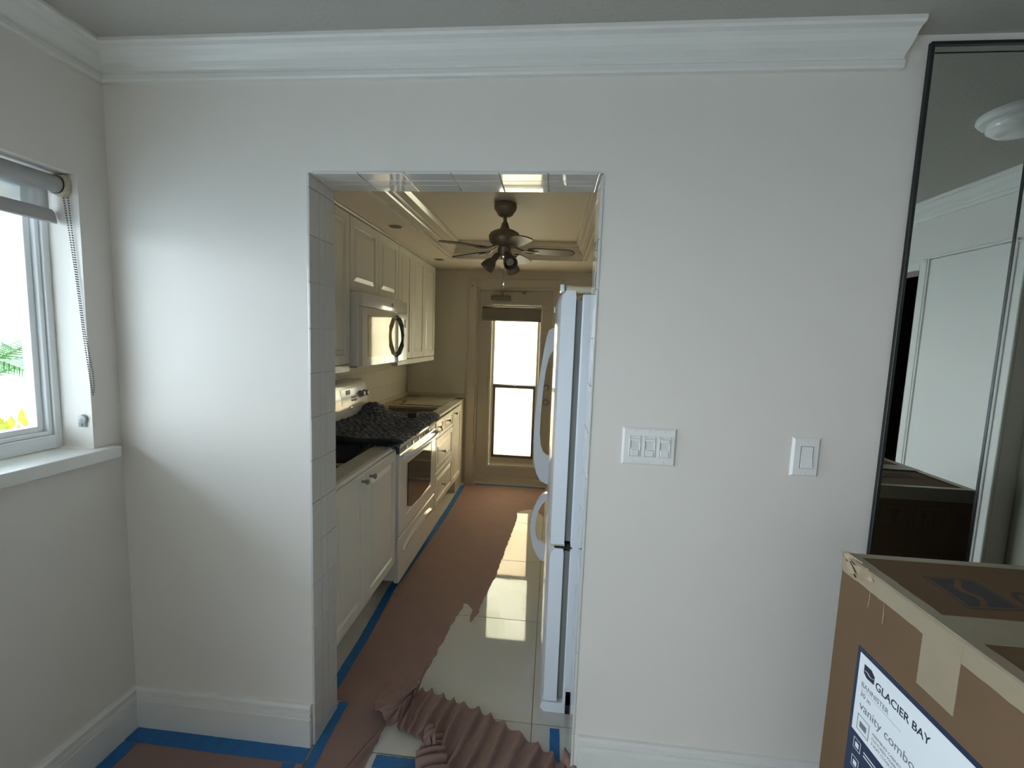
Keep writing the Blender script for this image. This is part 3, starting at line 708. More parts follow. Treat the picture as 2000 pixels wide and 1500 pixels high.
for k in range(5):
    a = RY0+.12+k*.12; obj('vent_bar', B(.7005, .7035, a, a+.022, .868, .890), M_applk, rg)
hy0, hy1 = RY0+.045, RY1-.035
pts = []
for i in range(17):
    t = i/16; y = hy0+(hy1-hy0)*t; x = .742+.022*math.sin(PI*t) if 0 < i < 16 else .706; pts.append((x, y, .845+.004*math.sin(PI*t)))
bm = nb(); tube(bm, pts, .013, 12, 1.0); obj('handle', bm, M_appl, rg, True)
# storage drawer with shaped pull
rg_ = None; bm = nb(); rr_ = doorring(bm, [(0, 0, .673), (0, 0, .698), (.005, .005, .703)], RY0, RY1, .085, .360)
bm.faces.new(rr_[0][::-1]); bm.faces.new(rr_[-1])
sd = obj('storage_drawer', bm, M_applk, rg)
bm = nb(); n = 20; rows = []
for i in range(n+1):
    t = i/n; y = RY0+.06+(RY1-RY0-.12)*t; h = .050*math.sin(PI*t)**.6
    rows.append([bm.verts.new(p) for p in ((.7035, y, .262), (.7035, y, .270+h), (.716, y, .262+h*.75), (.712, y, .258))])
for a, b in zip(rows, rows[1:]):
    for k in range(4): bm.faces.new((a[k], a[(k+1)%4], b[(k+1)%4], b[k]))
bm.faces.new(rows[0][::-1]); bm.faces.new(rows[-1]); obj('drawer_pull', bm, M_applk, sd, True)
obj('kick', B(.10, .45, RY0+.12, RY1-.01, 0, .094), M_grey, rg)
# backguard
bp_ = [(.045, .918), (.175, .918), (.182, .99), (.172, 1.10), (.158, 1.185), (.145, 1.203), (.120, 1.210), (.045, 1.210)]
bg_ = prism(nb(), bp_, 'y', RY0+.004, RY1-.004); pn = obj('backguard', bg_, M_applk, rg, True)
def bgp(z, d=0):   # point on the sloped face
    t = (z-.99)/(1.185-.99); return .182-(.182-.158)*t + .0 + d
sl = math.atan2(.024, .195); qn = Vector((math.cos(sl), 0, math.sin(sl)))
obj('display_panel', (lambda bm: (prism(bm, [(bgp(1.06), 1.06), (bgp(1.06)+.004, 1.06), (bgp(1.165)+.004, 1.165), (bgp(1.165), 1.165)], 'y', 1.33, 1.575), bm)[-1])(nb()), M_appl, pn)
obj('clock', (lambda bm: (prism(bm, [(bgp(1.125)+.004, 1.125), (bgp(1.125)+.006, 1.125), (bgp(1.155)+.006, 1.155), (bgp(1.155)+.004, 1.155)], 'y', 1.40, 1.46), bm)[-1])(nb()), M_black, pn)
bm = nb()
for a in range(3):
    for b in range(2): box(bm, bgp(1.10-b*.02)+.003, bgp(1.10-b*.02)+.006, 1.47+a*.03, 1.49+a*.03, 1.095-b*.02, 1.107-b*.02)
obj('buttons', bm, M_grey, pn)
for ky in (1.02, 1.10, 1.62, 1.685):
    obj('control_knob', lathe(nb(), [(0, 0), (.026, 0), (.026, .006), (.021, .010), (.019, .032), (.016, .036), (0, .037)], (bgp(1.11)+.001, ky, 1.11), 22, qn), mat('knob_plastic', (.28, .28, .27), .3), pn, True)
badge(pn, Matrix.Translation((bgp(1.03)+.001, 1.47, 1.025)) @ rot3((0, 1, 0), (-math.sin(sl), 0, math.cos(sl))), .024)

# ------------------------------------------------------------------ blanket on the range
def blank(u, v):
    # u: 0 near .. 1 far ; v: 0 back .. 1 front edge
    y = .905 + u*(.83+.22*v); x = .185 + v*.525 - .10*u*(1-v)
    if u > .86: x -= (u-.86)*.35*v
    z = .936 + .010*noise.noise(Vector((x*7, y*7, .3))) + .005*noise.noise(Vector((x*30, y*22, 1.3))) + .0035*math.sin((x*.8+y*.6)*150+4*noise.noise(Vector((x*9, y*9, 0))))
    z += .092*math.exp(-((y-1.70)/.13)**2-((x-.235)/.11)**2) + .030*math.exp(-((y-1.30)/.3)**2-((x-.16)/.16)**2)
    z += .012*math.exp(-((y-1.80)/.10)**2-((x-.60)/.08)**2)
    if v > .94: z -= (v-.94)*.25
    if u < .07: z -= (.07-u)**2*5
    return (x, y, z)
bk = thing('moving_blanket', 'dark grey quilted moving blanket thrown over the range top', 'blanket', (.45, 1.3, .92))
bm = grid_sheet(150, 90, blank, .012); obj('quilted_sheet', bm, M_quilt, bk, True)
# rolled thick near edge
def roll(u, v):
    x = .10 + .615*u; a = v*2*PI; k = .5+.5*math.sin(u*9)*.2
    ry, rz = .040, .021+.006*math.sin(u*5+1)-(.012 if u > .95 else 0)
    return (x+.008*math.sin(a*2), .905+ry*math.cos(a)+.012*math.sin(u*8), .945+rz*math.sin(a)+.002*noise.noise(Vector((u*9, v*9, 0))))
bm = nb(); nu, nv = 36, 22; rows = [[bm.verts.new(roll(i/nu, j/nv)) for j in range(nv)] for i in range(nu+1)]
for i in range(nu):
    for j in range(nv): bm.faces.new((rows[i][j], rows[i+1][j], rows[i+1][(j+1)%nv], rows[i][(j+1)%nv]))
bm.faces.new(rows[0]); bm.faces.new(rows[-1][::-1]); obj('folded_edge', bm, M_quiltdk, bk, True)
# flap hanging into the open cabinet
bm = grid_sheet(20, 14, lambda u, v: (.08+.42*u, .885-.12*v**1.3+.01*math.sin(u*7), .925-.075*v+.004*math.sin(u*12+v*4)), .01)
obj('hanging_flap', bm, M_quiltdk, bk, True)
bm = nb(); prism(bm, [(1.560, .964), (1.635, .964), (1.640, .986), (1.622, .996), (1.566, .996)], 'x', .545, .605)
sb = obj('sanding_block', bm, mat('sanding_grey', (.055, .05, .045), .8, bump=(200, .5)))
tag(sb, 'small dark sanding block resting on the blanket', 'sanding block')

# ------------------------------------------------------------------ refrigerator
fr = thing('refrigerator', 'white bottom-freezer refrigerator standing just inside the doorway on the right', 'refrigerator', (1.95, .7, 0))
FY0, FY1 = .262, 1.120
obj('body', B(1.652, 2.330, FY0, FY1, .035, 1.722, bev=.006, seg=2), M_appl, fr)
obj('gasket', (lambda bm: (box(bm, 1.628, 1.651, FY0+.010, FY1-.01, .745, 1.700), box(bm, 1.628, 1.651, FY0+.010, FY1-.01, .06, .705), bm)[-1])(nb()), M_gask, fr)
def fdoor(z0, z1, capx=0):
    bm = nb(); n = 16; rows = []
    for i in range(n+1):
        t = i/n; y = FY0+(FY1-FY0)*t; x = 1.568 - .016*(1-(2*t-1)**2)**.8
        if i in (0, n): x = 1.573
        rows.append([bm.verts.new(p) for p in ((x, y, z0+.006), (x, y, z1-.045), (x+.004, y, z1-.020), (x+.018, y, z1), (1.625, y, z1-.001), (1.628, y, z1-.02), (1.628, y, z0+.002), (x+.006, y, z0))])
    for a, b in zip(rows, rows[1:]):
        for k in range(8): bm.faces.new((a[k], a[(k+1)%8], b[(k+1)%8], b[k]))
    bm.faces.new(rows[0][::-1]); bm.faces.new(rows[-1]); return bm
fd = obj('upper_door', fdoor(.732, 1.735), M_appl, fr, True)
ld = obj('freezer_door', fdoor(.052, .716), M_appl, fr, True)
obj('door_cap', B(1.566, 1.583, FY0+.001, FY0+.05, 1.728, 1.757, bev=.003), M_appl, fd)
obj('hinge_cover', (lambda bm: (box(bm, 1.587, 1.76, FY0+.004, FY0+.062, 1.724, 1.752, bev=.010, seg=3), lathe(bm, [(0, 0), (.020, 0), (.020, .031), (0, .031)], (1.605, FY0+.028, 1.7225), 18), bm)[-1])(nb()), M_yplast, fr, True)
obj('middle_hinge', (lambda bm: (box(bm, 1.590, 1.660, FY0-.002, FY0+.05, .7185, .7240), box(bm, 1.638, 1.652, FY0-.001, FY0+.05, .708, .736), bm)[-1])(nb()), M_black, fr)
obj('hinge_pin', B(1.575, 1.632, FY0+.002, FY0+.03, .7245, .7315, bev=.002), M_yplast, fr)
# bowed handles: outline in x-z swept over a small width
def handle(outer, inner, yc, wd=.034, xd=1.556):
    bm = nb(); n = len(outer)
    for s in (-1, 1): pass
    def V(p, y): return bm.verts.new((p[0], y, p[1]))
    oa = [V(p, yc-wd/2) for p in outer]; ob = [V(p, yc+wd/2) for p in outer]; ia = [V(p, yc-wd/2) for p in inner]; ib = [V(p, yc+wd/2) for p in inner]
    for i in range(n-1):
        bm.faces.new((oa[i], oa[i+1], ia[i+1], ia[i])); bm.faces.new((ob[i+1], ob[i], ib[i], ib[i+1]))
        bm.faces.new((oa[i+1], oa[i], ob[i], ob[i+1])); bm.faces.new((ia[i], ia[i+1], ib[i+1], ib[i]))
    bm.faces.new((oa[0], ia[0], ib[0], ob[0])); bm.faces.new((ia[-1], oa[-1], ob[-1], ib[-1]))
    bmesh.ops.bevel(bm, geom=[e for e in bm.edges if abs(e.verts[0].co.y-e.verts[1].co.y) < 1e-6 and len(e.link_faces) == 2 and e.calc_face_angle(0) > .8], offset=.006, segments=3, affect='EDGES')
    return bm
HY = .98
oh = [(1.553, 1.612), (1.524, 1.600), (1.512, 1.560), (1.502, 1.50), (1.488, 1.40), (1.475, 1.26), (1.466, 1.10), (1.464, .98), (1.470, .88), (1.485, .805), (1.510, .760), (1.553, .740)]
ih = [(1.560, 1.50), (1.552, 1.490), (1.540, 1.475), (1.528, 1.445), (1.514, 1.37), (1.503, 1.25), (1.498, 1.12), (1.497, 1.03), (1.504, .965), (1.518, .925), (1.540, .905), (1.560, .900)]
obj('door_handle', handle(oh, ih, HY), M_appl, fd, True)
oh = [(1.553, .690), (1.530, .684), (1.502, .650), (1.480, .600), (1.468, .540), (1.465, .490), (1.470, .430), (1.485, .370), (1.510, .320), (1.530, .296), (1.553, .290)]
ih = [(1.560, .655), (1.545, .648), (1.525, .622), (1.508, .585), (1.498, .540), (1.494, .490), (1.498, .450), (1.508, .418), (1.522, .400), (1.542, .394), (1.560, .394)]
obj('door_handle', handle(oh, ih, HY), M_appl, ld, True)
obj('badge', B(1.5455, 1.551, .36, .40, 1.655, 1.678), M_chrome, fd)
bm = nb(); prism(bm, [(1.566, .045), (1.66, .045), (1.69, -.0), (1.575, .0), (1.560, .018)], 'y', FY0+.002, FY1-.02); obj('base_grille', bm, M_appl, fr)
bm = nb(); box(bm, 1.664, 1.684, FY0+.0, FY0+.04, .0, .10); obj('foot', bm, M_black, fr)

# ------------------------------------------------------------------ ceiling fan
FX, FY = 1.225, 1.304
fan = thing('ceiling_fan', 'pewter five-blade ceiling fan with spotlights in the kitchen tray ceiling', 'ceiling fan', (FX, FY, TZ))
obj('canopy', lathe(nb(), [(0, 2.3599), (.062, 2.3599), (.068, 2.355), (.069, 2.330), (.064, 2.318), (.050, 2.300), (.046, 2.290), (.030, 2.280), (.024, 2.276), (0, 2.276)], (FX, FY, 0), 36), M_bronze, fan, True)
obj('downrod', lathe(nb(), [(0, 2.278), (.0115, 2.278), (.0115, 2.235), (0, 2.235)], (FX, FY, 0), 18), M_bronze, fan, True)
obj('motor_housing', lathe(nb(), [(0, 2.250), (.014, 2.250), (.020, 2.240), (.026, 2.218), (.034, 2.206), (.060, 2.198), (.086, 2.184), (.096, 2.166), (.097, 2.158), (.093, 2.152), (.094, 2.145), (.088, 2.128), (.070, 2.112), (.048, 2.104), (0, 2.104)], (FX, FY, 0), 40), M_bronze, fan, True)
obj('switch_cup', lathe(nb(), [(0, 2.104), (.034, 2.104), (.040, 2.098), (.040, 2.058), (.036, 2.048), (.022, 2.044), (0, 2.044)], (FX, FY, 0), 30), M_bronze, fan, True)
obj('light_bowl', lathe(nb(), [(.0, 2.046), (.024, 2.046), (.022, 2.034), (.012, 2.026), (0, 2.025)], (FX, FY, 0), 24), M_chrome, fan, True)
for k in range(5):
    a = R(3+72*k); ca, sa = math.cos(a), math.sin(a)
    bm = nb(); out_ = []; n = 24
    # blade outline: local u along, v across
    L0, L1, wd = .145, .430, .056
    pl_ = [(L0, -wd*.55), (L0+.03, -wd*.80), (L0+.10, -wd*.95)] + [(L1-wd*.9+wd*.9*math.sin(t), -wd*math.cos(t)) for t in [PI*i/12 for i in range(13)]] + [(L0+.10, wd*.95), (L0+.03, wd*.80), (L0, wd*.55)]
    tw = R(-7)
    prism(bm, pl_, 'z', -.003, .003)
    M4 = Matrix.Translation((FX, FY, 2.086)) @ Matrix.Rotation(a, 4, 'Z') @ Matrix.Rotation(R(1.5), 4, 'Y') @ Matrix.Rotation(tw, 4, 'X')
    bmesh.ops.transform(bm, matrix=M4, verts=bm.verts)
    b_ = obj('blade', bm, M_blade, fan)
    bm = nb()
    tube(bm, [(.050, 0, 2.112-2.086), (.085, 0, .010), (.115, 0, .000), (.150, 0, -.004)], .008, 8, .5)
    for s in (-1, 1):
        tube(bm, [(.115, 0, -.004), (.135, s*.022, -.006), (.165, s*.030, -.006), (.185, s*.018, -.006), (.180, s*.006, -.006)], .0045, 8, .8)
    lathe(bm, [(0, -.008), (.011, -.008), (.011, -.003), (0, -.003)], (.200, 0, 0), 12)
    tube(bm, [(.15, 0, -.005), (.200, 0, -.005)], .005, 6)
    bmesh.ops.transform(bm, matrix=M4, verts=bm.verts); obj('blade_iron', bm, M_bronze, b_, True)
for k, az in enumerate((196, 297, 60)):
    a = R(az); hz = .80 if k == 1 else .62; d = Vector((math.cos(a)*hz, math.sin(a)*hz, -.70 if k == 1 else -.78)).normalized(); p0 = Vector((FX, FY, 2.060)) + Vector((math.cos(a), math.sin(a), 0))*.034
    bm = nb(); lathe(bm, [(0, 0), (.011, 0), (.018, .012), (.020, .050), (.022, .054), (.034, .070), (.041, .098), (.0425, .118), (.0400, .118), (.032, .078), (.018, .060), (0, .058)], p0, 28, d)
    sp = obj('spotlight', bm, M_bronze, fan, True)
    obj('bulb', lathe(nb(), [(0, .060), (.014, .062), (.025, .085), (.024, .098), (0, .104)], p0, 20, d), mat('bulb_glass', (.30, .28, .24), .1, coat=.8), sp, True)
bm = nb(); tube(bm, [(FX+.004, FY-.008, 2.040), (FX+.002, FY-.008, 1.895)], .0010, 6); pc = obj('pull_chain', bm, M_nickel, fan)
obj('crystal', lathe(nb(), [(0, 1.896), (.004, 1.893), (.0045, 1.886), (.012, 1.872), (.012, 1.864), (0, 1.846)], (FX+.002, FY-.008, 0), 8), mat('crystal_glass', (.95, .95, .95), .02, trans=.6, coat=1), pc)

# ------------------------------------------------------------------ paper and tape
def flat(name, poly, z, m, th=.0012):
    bm = nb(); prism(bm, poly, 'z', z, z+th); return obj(name, bm, m)
right_edge = jag([(1.535, 3.045), (1.535, 2.30), (1.500, 2.36), (1.455, 2.44), (1.405, 2.452), (1.330, 2.41), (1.296, 2.365), (1.300, 2.20), (1.287, 1.943), (1.262, 1.60), (1.248, 1.32), (1.222, 1.14), (1.205, 1.02), (1.198, .93), (1.193, .865), (1.182, .838), (1.174, .800), (1.162, .792), (1.157, .83), (1.160, .90),
    (1.140, .925), (1.108, .955), (1.096, .950), (1.102, .915), (1.094, .88), (1.072, .76), (1.055, .60), (1.040, .46), (1.028, .38), (1.010, .33), (.965, .21), (.958, .12), (.950, .06), (.948, .0), (.935, -.10), (.98, -.30), (1.02, -.8), (1.0, -1.6)], .0055, .02, 3)
runner = right_edge + [(.745, -1.6), (.745, .20), (.660, .215), (.660, 1.0), (.662, 1.5), (.676, 2.2), (.672, 3.045)]
tag(flat('floor_paper', runner, .0004, M_paper, .0011), 'long torn strip of brown protection paper taped down the kitchen floor', 'floor paper')
tag(flat('floor_paper', [(.07, -.055), (.725, -.060), (.725, -3.0), (.07, -3.0)], .0004, M_paper, .0011), 'flat brown paper sheet in the left corner of the front room', 'floor paper')
def strip(pts, wd, z, label, grp='blue masking tape strips', seed=1):
    L = [Vector(p) for p in pts]; l, r_ = [], []
    for i, p in enumerate(L):
        d = (L[min(i+1, len(L)-1)]-L[max(i-1, 0)]).normalized(); n_ = Vector((-d.y, d.x)); l.append(tuple(p+n_*wd/2)); r_.append(tuple(p-n_*wd/2))
    o = flat('masking_tape', jag(l, .0012, .02, seed)+jag(r_[::-1], .0008, .02, seed+1), z, M_tape, .0006); tag(o, label, 'tape', grp); return o
strip([(.661, .215), (.655, .60), (.632, 1.02), (.650, 1.40), (.672, 1.90), (.678, 2.40), (.673, 2.97)], .046, .0018, 'long blue tape line along the base cabinets and runner', seed=5)
strip([(.742, .196), (.744, .0), (.752, -.10), (.755, -.9)], .040, .0026, 'blue tape strip passing the left jamb of the doorway', seed=9)
strip([(.79, 3.048), (1.53, 3.052)], .045, .0018, 'short blue tape strip in front of the back door', seed=12)
strip([(.968, -.034), (1.40, -.030), (1.640, -.028)], .048, .0008, 'blue tape strip across the doorway threshold', seed=15)
strip([(1.622, .185), (1.622, -.002)], .038, .0016, 'short blue tape piece at the right doorway jamb', seed=18)
strip([(.020, -.044), (.30, -.048), (.718, -.048)], .060, .0018, 'blue tape along the front wall baseboard in the left corner', seed=21)
strip([(.050, -.080), (.054, -.6), (.054, -2.5)], .056, .0025, 'blue tape along the window wall baseboard', seed=25)
strip([(.675, -.082), (.678, -.9)], .046, .0026, 'blue tape on the paper edge left of the runner', seed=28)
# crumpled paper heap
def crease(x, y, s=1.0): return noise.noise(Vector((x*18, y*18, 2.2)))*.006*s + noise.noise(Vector((x*45, y*45, 5.2)))*.0025*s
cp = thing('crumpled_paper', 'heap of pleated crumpled brown paper lying in the doorway', 'crumpled paper', (1.3, .1, 0))
ux = [(1.030, .262), (1.055, .292), (1.110, .284), (1.183, .255), (1.241, .242), (1.322, .211), (1.389, .183), (1.455, .145), (1.548, .097), (1.616, .057), (1.665, .010)]
lx = [(1.000, .095), (1.035, .084), (1.075, .072), (1.127, .050), (1.175, -.03), (1.22, -.10), (1.28, -.16), (1.35, -.21), (1.42, -.24), (1.50, -.28), (1.60, -.30)]
def lerp2(A, t):
    f = t*(len(A)-1); i = min(int(f), len(A)-2); q = f-i; return Vector(A[i])*(1-q)+Vector(A[i+1])*q
def pleat(u, v):
    a = lerp2(ux, u); b = lerp2(lx, u); p = a.lerp(b, v)
    ph = u*2*PI*12.5 + .9*math.sin(v*3+u*4) + .8*noise.noise(Vector((u*6, v*2, 0)))
    amp = (.011+.011*abs(noise.noise(Vector((u*5, 1, v)))))*(.75+.45*v)*min(1, u*9+.35)
    s = math.sin(ph); s = (abs(s)**.8)*(1 if s > 0 else -1)
    z = .004 + amp*(1+s) + .004*(1+noise.noise(Vector((p.x*30, p.y*30, 3)))) + .010*math.sin(PI*v)
    p += Vector((.004*math.cos(ph), .006*math.cos(ph)*(1-v)))
    return (p.x, p.y, max(.003, z))
obj('pleated_sheet', grid_sheet(230, 26, pleat, .0009), M_paper, cp, True)
FLAP = [[(0.873, 0.313, 0.004), (0.905, 0.375, 0.004), (0.946, 0.375, 0.004)],
 [(0.873, 0.245, 0.014), (0.925, 0.286, 0.026), (0.983, 0.341, 0.016)],
 [(0.878, 0.184, 0.028), (0.949, 0.222, 0.040), (1.019, 0.314, 0.030)],
 [(0.904, 0.132, 0.044), (0.977, 0.175, 0.050), (1.043, 0.288, 0.042)],
 [(0.928, 0.136, 0.036), (0.983, 0.175, 0.030), (1.020, 0.263, 0.022)],
 [(0.942, 0.126, 0.020), (0.992, 0.180, 0.040), (1.025, 0.232, 0.040)],
 [(0.964, 0.107, 0.003), (0.989, 0.124, 0.003), (1.029, 0.196, 0.003)]]
def flapf(u, v):
    a = v*6; i = min(int(a), 5); q = a-i; b = u*2; j = min(int(b), 1); t = b-j
    P = lambda i, j: Vector(FLAP[i][j])
    p = (P(i, j)*(1-t)+P(i, j+1)*t)*(1-q) + (P(i+1, j)*(1-t)+P(i+1, j+1)*t)*q
    cz = .0045*math.sin(v*34+u*5+2*noise.noise(Vector((u*4, v*6, 0))))*(.2+u*.8)*min(1, v*3) + .004*noise.noise(Vector((u*7, v*11, 2)))
    return (p.x+.003*noise.noise(Vector((u*9, v*9, 7))), p.y+.003*noise.noise(Vector((u*9, v*9, 9))), max(.003, p.z+cz))
obj('folded_flap', grid_sheet(40, 60, flapf, .0009), M_paper, cp, True)
FL = [(1.122, .105), (1.112, .083), (1.128, .045), (1.136, .020), (1.120, -.010), (1.122, -.045), (1.150, -.095), (1.165, -.16)]
FR = [(1.150, .112), (1.165, .098), (1.195, .080), (1.210, .040), (1.222, .010), (1.238, -.030), (1.262, -.09), (1.290, -.15)]
def fanp(u, v):
    a = lerp2(FL, u); b = lerp2(FR, min(1, u)); p = a.lerp(b, v)
    sk = u*8.5 + v*.55; sd = math.sin(2*PI*sk); w_ = .004+.009*min(1, u*1.6)
    z = .020 + w_*(1+sd) + .010*math.sin(PI*v) + crease(p.x, p.y, .35)
    return (p.x, p.y+.004*math.cos(2*PI*sk), max(.003, z))
obj('fan_fold', grid_sheet(150, 14, fanp, .0009), M_paper, cp, True)
def curl(u, v):
    a = (v*1.5-.3)*PI; r_ = .022
    return (1.655+.055*u+.015*math.cos(a)*.4, .055-.10*u+r_*math.cos(a), .024+r_*math.sin(a)+.002*math.sin(u*9))
obj('curled_end', grid_sheet(10, 18, curl, .0009), M_paper, cp, True)

# ------------------------------------------------------------------ carton
BX0, BX1, BY0, BY1, BZ = 2.290, 3.140, -.97, -.318, 1.04
bx = thing('carton', 'large taped cardboard vanity carton standing in the right foreground', 'box', ((BX0+BX1)/2, (BY0+BY1)/2, 0))
bm = nb(); box(bm, BX0, BX1, BY0, BY1, -.0035, BZ, bev=.004, seg=2)
obj('carton_body', bm, M_card, bx)
obj('left_flap', B(BX0+.006, (BX0+BX1)/2-.002, BY0+.004, BY1-.004, BZ, BZ+.004), M_card, bx)   # thickness of the top flaps
bm = nb(); e = .0006
# wrapped edge tape along the left top edge (top + side)
def wavy(a, b, n, amp, sd): rnd = random.Random(sd); return [(a+(b-a)*i/n, rnd.uniform(-amp, amp)) for i in range(n+1)]
bm2 = nb(); w1_ = wavy(BY0, BY1+.001, 40, .0012, 3); w2_ = wavy(BY0, BY1+.001, 40, .0016, 4)
rows = []
for (y, d1_), (_, d2_) in zip(w1_, w2_):
    rows.append([bm2.verts.new(p) for p in ((BX0-e, y, BZ-.038+d1_), (BX0-e, y, BZ+.001), (BX0+.003, y, BZ+.0048), (BX0+.028+d2_, y, BZ+.0049), (BX0+.028+d2_, y, BZ+.0041), (BX0+.003, y, BZ+.002), (BX0+.001, y, BZ-.002), (BX0+.0005, y, BZ-.038+d1_))])
for a, b in zip(rows, rows[1:]):
    for k in range(8): bm2.faces.new((a[k], a[(k+1)%8], b[(k+1)%8], b[k]))
bm2.faces.new(rows[0][::-1]); bm2.faces.new(rows[-1]); obj('edge_tape', bm2, M_ptape, bx)
box(bm, BX0-e-.0004, BX0+.0005, -.643, -.563, .900, BZ-.002); obj('side_tape', bm, M_ptape, bx)
obj('top_tape', B(BX0+.002, BX1+.0006, -.646, -.566, BZ+.0035, BZ+.0056), M_ptape, bx)
obj('end_tape', B(BX1-.001, BX1+.0010, -.646, -.566, .90, BZ+.004), M_ptape, bx)
# right-hand and back edge tapes
obj('edge_tape', B(BX1-.028, BX1+.0007, BY0, BY1, BZ+.0035, BZ+.0048), M_ptape, bx)
obj('back_tape', (lambda bm: (box(bm, BX0+.03, BX1-.03, BY1-.020, BY1+.0005, BZ+.0035, BZ+.0046), box(bm, BX0+.002, BX1-.002, BY1-.0005, BY1+.0007, BZ-.045, BZ+.003), bm)[-1])(nb()), M_ptape, bx)
# torn corner fibres
bm = nb()
tp_ = [((-.0025, -.325, 1.043), (-.0022, -.355, 1.028), (.012, -.372, 1.046), (.004, -.33, 1.050)),
       ((-.003, -.330, 1.026), (-.003, -.352, 1.006), (-.0045, -.375, 1.020), (-.004, -.350, 1.038)),
       ((-.0025, -.360, 1.034), (-.005, -.395, 1.018), (-.003, -.430, 1.030), (.004, -.400, 1.047)),
       ((.002, -.318, 1.030), (-.006, -.322, 1.050), (.010, -.330, 1.053), (.012, -.318, 1.044))]
for q in tp_:
    vs = [bm.verts.new((BX0+x, y, z)) for x, y, z in q]; vt = [bm.verts.new((BX0+x-.0015, y, z+.001)) for x, y, z in q]
    bm.faces.new(vs); bm.faces.new(vt[::-1])
    for i in range(4): bm.faces.new((vs[i], vs[(i+1)%4], vt[(i+1)%4], vt[i]))
for (ya, za, yb, zb_) in ((-.42, 1.004, -.418, .965), (-.462, 1.005, -.464, .955)):
    tube(bm, [(BX0-.001, ya, za), (BX0-.0016, (ya+yb)/2-.002, (za+zb_)/2), (BX0-.001, yb, zb_)], .0007, 5)
obj('torn_corner', bm, M_torn, bx)
bm = nb(); tube(bm, [(BX0-.0016, -.335, 1.036), (BX0-.0016, -.352, 1.020), (BX0-.0016, -.372, 1.010)], .0022, 6, .5)
tube(bm, [(BX0-.0012, -.352, 1.040), (BX0-.0012, -.385, 1.030), (BX0-.0012, -.41, 1.024)], .0018, 6, .5)
obj('tear', bm, mat('tear_dark', (.06, .035, .02), .9), bx)
# printed label on the left face (reads toward -y)
RL = rot3((0, -1, 0), (0, 0, 1))      # text x -> -y, text y -> z, normal -> -x
def lp(y, z, d=.0012): return Vector((BX0-d, y, z))
lb = obj('label', B(BX0-.0007, BX0+.0002, -.95, -.405, .30, .864), M_navy, bx)
obj('white_field', B(BX0-.0011, BX0-.0004, -.925, -.4145, .664, .8530), M_label, lb)
lg = prism(nb(), [(-.431, .835), (-.452, .836), (-.463, .828), (-.463, .810), (-.441, .808), (-.431, .815)], 'x', BX0-.0016, BX0-.0010); obj('emblem', lg, M_navy2, lb)
bm = nb(); tube(bm, [(BX0-.0016, -.431, .8195), (BX0-.0016, -.438, .8225), (BX0-.0017, -.444, .8222), (BX0-.0017, -.449, .8195), (BX0-.0016, -.455, .8188), (BX0-.0016, -.463, .8225)], .0019, 6, .3); obj('emblem_swoosh', bm, M_label, lb)
text('GLACIER BAY', .0245, lp(-.4675, .8065), RL, M_navy2, lb, sx=.95, bold=.0003)
text('BANNISTER', .0165, lp(-.428, .7800), RL, M_inkg, lb, sx=.95)
obj('rule_line', B(BX0-.0013, BX0-.0010, -.545, -.428, .7745, .7752), M_inkg, lb)
text('30 in', .0165, lp(-.428, .7575), RL, M_inkg, lb, sx=1.0)
text('vanity combo', .0285, lp(-.430, .7270), RL, M_inkg, lb, sx=1.0)
bm = nb()
for q in ((-.466, -.4645, .676, .713), (-.4305, -.429, .676, .713), (-.466, -.429, .676, .6775), (-.466, -.429, .7115, .713)): box(bm, BX0-.0014, BX0-.0010, q[0], q[1], q[2], q[3])
box(bm, BX0-.0014, BX0-.0010, -.458, -.437, .686, .700); obj('icon', bm, M_inkg, lb)
text('ASSEMBLED CABINET', .0085, lp(-.475, .7020), RL, M_inkg, lb)
text('CULTURED MARBLE TOP', .0085, lp(-.475, .6905), RL, M_inkg, lb)
text('3 SOFT CLOSE DRAWERS', .0085, lp(-.475, .6790), RL, M_inkg, lb)
for k in range(4):
    z_ = .625-k*.045
    bm = nb()
    for q in ((-.448, -.4468, z_, z_+.026), (-.4262, -.425, z_, z_+.026), (-.448, -.425, z_, z_+.0012), (-.448, -.425, z_+.0248, z_+.026)): box(bm, BX0-.0010, BX0-.0006, *q)
    box(bm, BX0-.0010, BX0-.0006, -.442, -.431, z_+.006, z_+.018); obj('icon', bm, M_label, lb)
    for j in range(2): obj('text_line', B(BX0-.0010, BX0-.0006, -.53-.02*j, -.458, z_+.014-j*.008, z_+.017-j*.008), M_label, lb)
# printed emblem and name on the top
tz = BZ+.0042
def ptop(pts, m, z=tz, name='emblem', th=.0003): return obj(name, prism(nb(), pts, 'z', z, z+th), m, bx)
LA, LB_, LC, LD = (2.400, -.408), (2.506, -.408), (2.503, -.526), (2.392, -.534)
def ins(k): cx_, cy_ = 2.45, -.469; return [(cx_+(x-cx_)*k, cy_+(y-cy_)*k) for x, y in (LA, LB_, LC, LD)]
ptop(ins(1.0), mat('top_print', (.055, .045, .045), .8), tz); ptop(ins(.92), M_card, tz+.0003); ptop(ins(.86), MATS['top_print'], tz+.0006)
ptop([(2.462, -.418), (2.474, -.418), (2.462, -.436), (2.446, -.452), (2.447, -.466), (2.458, -.484), (2.452, -.502), (2.434, -.524), (2.420, -.525), (2.440, -.502), (2.444, -.488), (2.432, -.468), (2.434, -.448)], M_card, tz+.0009, 'emblem_swoosh')
text('GLACIER BAY', .118, Vector((2.522, -.530, tz)), rot3((1, 0, 0), (0, 1, 0)), MATS['top_print'], bx, sx=.74)
